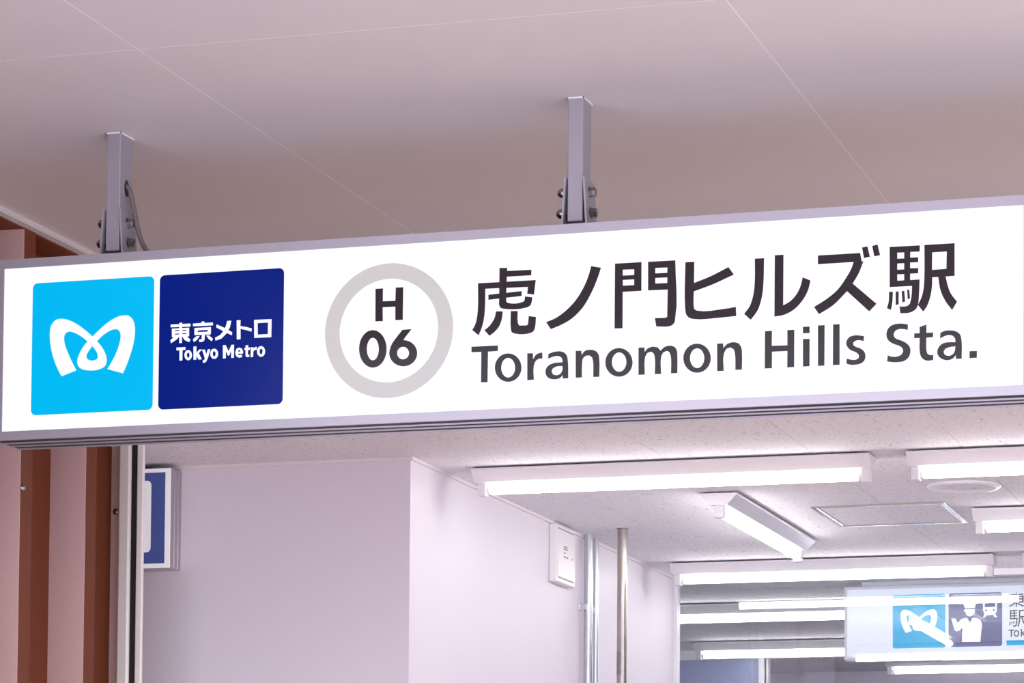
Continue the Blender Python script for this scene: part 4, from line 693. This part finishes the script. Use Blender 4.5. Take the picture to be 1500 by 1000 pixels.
# ------------------------------------------------------------------ things on the corridor wall
jb = empty('junction_box', (-3.115, 10.545, 2.815))
tag(jb, 'flat white plastic box high on the corridor wall', 'junction box')
obj('body', *bevel_box(WALL_X, -3.100, 10.430, 10.655, 2.815, 3.020, 0.004), M['plastic'], jb)
obj('cover', *bevel_box(-3.100, -3.0975, 10.437, 10.648, 2.835, 3.002, 0.001), M['plastic'], jb)
for zz in (3.0035, 2.8300):
    obj('slot_line', *box(-3.1002, -3.0994, 10.442, 10.640, zz, zz + 0.0035), M['slot'], jb)
for y0, w, z in ((10.505, 0.046, 2.944), (10.505, 0.050, 2.936), (10.505, 0.022, 2.922), (10.505, 0.055, 2.908), (10.607, 0.014, 2.910)):
    obj('printed_line', *box(-3.0976, -3.0970, y0, y0 + w, z, z + 0.0045), M['slot'], jb)

def conduit(x, y, r, label, zc):
    c = empty('conduit_pipe', (x, y, 0))
    tag(c, label, 'pipe', 'conduits on the corridor wall')
    obj('pipe', *rod((x, y, 0), (x, y, CEIL_Z), r, 28), M['galv'], c, smooth=True)
    obj('clamp', *join(rod((x, y, zc - 0.008), (x, y, zc + 0.008), r + 0.0015, 28), box(WALL_X, x, y - r - 0.012, y - r + 0.001, zc - 0.011, zc + 0.011),
                       box(WALL_X, WALL_X + 0.004, y - r - 0.022, y, zc - 0.011, zc + 0.011)), M['galv'], c)
conduit(-3.100, 10.835, 0.0165, 'thicker steel conduit on the wall next to the white box', 2.765)
conduit(-3.106, 10.950, 0.0115, 'thinner steel conduit behind the thick one', 2.765)

pole = empty('steel_pole', (-2.936, 10.70, 0))
tag(pole, 'round stainless pole standing clear of the wall up to the ceiling', 'pole')
obj('shaft', *rod((-2.936, 10.70, 0), (-2.936, 10.70, CEIL_Z), 0.0180, 36), M['stainless'], pole, smooth=True)
obj('ceiling_collar', *lathe([(0.0181, 0.0), (0.021, 0.0), (0.021, -0.0025), (0.0181, -0.0025)], (-2.936, 10.70, CEIL_Z), 'z', 36), M['slot'], pole)
# dark sticker wrapped round the shaft
st = []
V, F = [], []
a0 = math.radians(205)
for i in range(9):
    t = a0 + math.radians(70) * i / 8
    for z in (2.505, 2.585):
        for r in (0.0180, 0.0184):
            V.append((-2.936 + r * math.cos(t), 10.70 + r * math.sin(t), z))
for i in range(8):
    b = i * 4
    F += [(b, b + 4, b + 6, b + 2), (b + 1, b + 3, b + 7, b + 5), (b, b + 1, b + 5, b + 4), (b + 2, b + 6, b + 7, b + 3)]
F += [(0, 2, 3, 1), (32, 33, 35, 34)]
obj('sticker', V, F, M['slot'], pole)

# ------------------------------------------------------------------ blue light box on the wall facing the entrance
bx0, bx1, bz0, bz1, by = -4.205, -3.890, 2.7015, 3.0130, 8.866
bb = empty('wall_sign', ((bx0 + bx1) / 2, 8.91, bz0))
tag(bb, 'blue and white wall sign half hidden behind the shutter rail', 'sign')
steps = [(bx1, by), (bx1, by + 0.026), (bx1 + 0.003, by + 0.028), (bx1 + 0.003, by + 0.034), (bx1, by + 0.036), (bx1, by + 0.054), (bx1 + 0.003, by + 0.056), (bx1 + 0.003, by + 0.062), (bx1, by + 0.064), (bx1, WALL_Y - 0.0015), (bx0, WALL_Y - 0.0015), (bx0, by)]
obj('case', *extrude(steps, 'z', bz0, bz1), M['alu_side'], bb)
obj('white_border', *plate([[rrect(bx0, bx1, bz0, bz1, 0.0015)]], by - 0.0030, by, None, False), M['whiteboard'], bb)
obj('blue_field', *plate([[rrect(bx0 + 0.017, bx1 - 0.0175, bz0 + 0.014, bz1 - 0.0125, 0.001)]], by - 0.0036, by - 0.0030, None, False), M['blueboard'], bb)
obj('white_field', *plate([[rrect(bx0 + 0.075, -3.9545, 2.7515, 2.9755, 0.014)]], by - 0.0042, by - 0.0036, None, False), M['whiteboard'], bb)

# ------------------------------------------------------------------ far sign behind the glass
FY = 12.50
fs = empty('station_office_sign', (-1.9, 12.56, 2.71))
tag(fs, 'smaller backlit white sign behind the glass with an attendant pictogram', 'sign')
fx0, fx1, fz0, fz1 = -2.4870, -0.65, 2.7100, 3.0065
obj('case', *bevel_box(fx0, fx1, FY + 0.004, FY + 0.11, fz0, fz1, 0.002), M['white'], fs)
obj('bezel', *join(box(fx0, fx1, FY - 0.002, FY + 0.004, fz1 - 0.011, fz1), box(fx0, fx1, FY - 0.002, FY + 0.004, fz0, fz0 + 0.011),
                   box(fx0, fx0 + 0.011, FY - 0.002, FY + 0.004, fz0 + 0.011, fz1 - 0.011), box(fx1 - 0.011, fx1, FY - 0.002, FY + 0.004, fz0 + 0.011, fz1 - 0.011)), M['white'], fs)
obj('face_panel', *box(fx0 + 0.011, fx1 - 0.011, FY, FY + 0.004, fz0 + 0.011, fz1 - 0.011), M['face2'], fs)
obj('mounting_rail', *box(-2.42, fx1 - 0.05, FY + 0.02, FY + 0.09, fz1, CEIL_Z), M['white'], fs)
obj('bottom_plate', *bevel_box(-2.484, -2.096, FY + 0.01, FY + 0.1, fz0 - 0.006, fz0, 0.001), M['white'], fs)
c2 = film('cyan_panel', [[rrect(-2.2878, -2.0730, 2.7515, 2.9692, 0.008)]], M['cyan2'], fs, y=FY, smooth=False)
k2 = 0.2148 / 0.3235
def to_far(p):
    return (-2.2878 + (p[0] + 3.3825) * k2, 2.7515 + (p[1] - 2.8252) * 0.2177 / 0.3258)
film('butterfly_mark', GLYPH['logo'], M['white2'], c2, 2, y=FY, xf=to_far)
s2 = film('slate_panel', [[rrect(-2.0599, -1.8432, 2.7526, 2.9702, 0.010)]], M['slate2'], fs, y=FY, smooth=False)
film('attendant_pictogram', GLYPH['person'], M['white2'], s2, 2, y=FY)
film('train_pictogram', GLYPH['train'], M['white2'], s2, 2, y=FY, smooth=False)
film('character', GLYPH['bk1'], M['ink2'], fs, y=FY, smooth=False)
film('character', GLYPH['bk2'], M['ink2'], fs, y=FY, smooth=False)
film('lettering', GLYPH['bk3'], M['ink2'], fs, y=FY, smooth=False)
film('cyan_bar', GLYPH['bkbar'], M['cyan2'], fs, y=FY, smooth=False)

for o in bpy.data.objects:
    if '_w' in o:
        del o['_w']
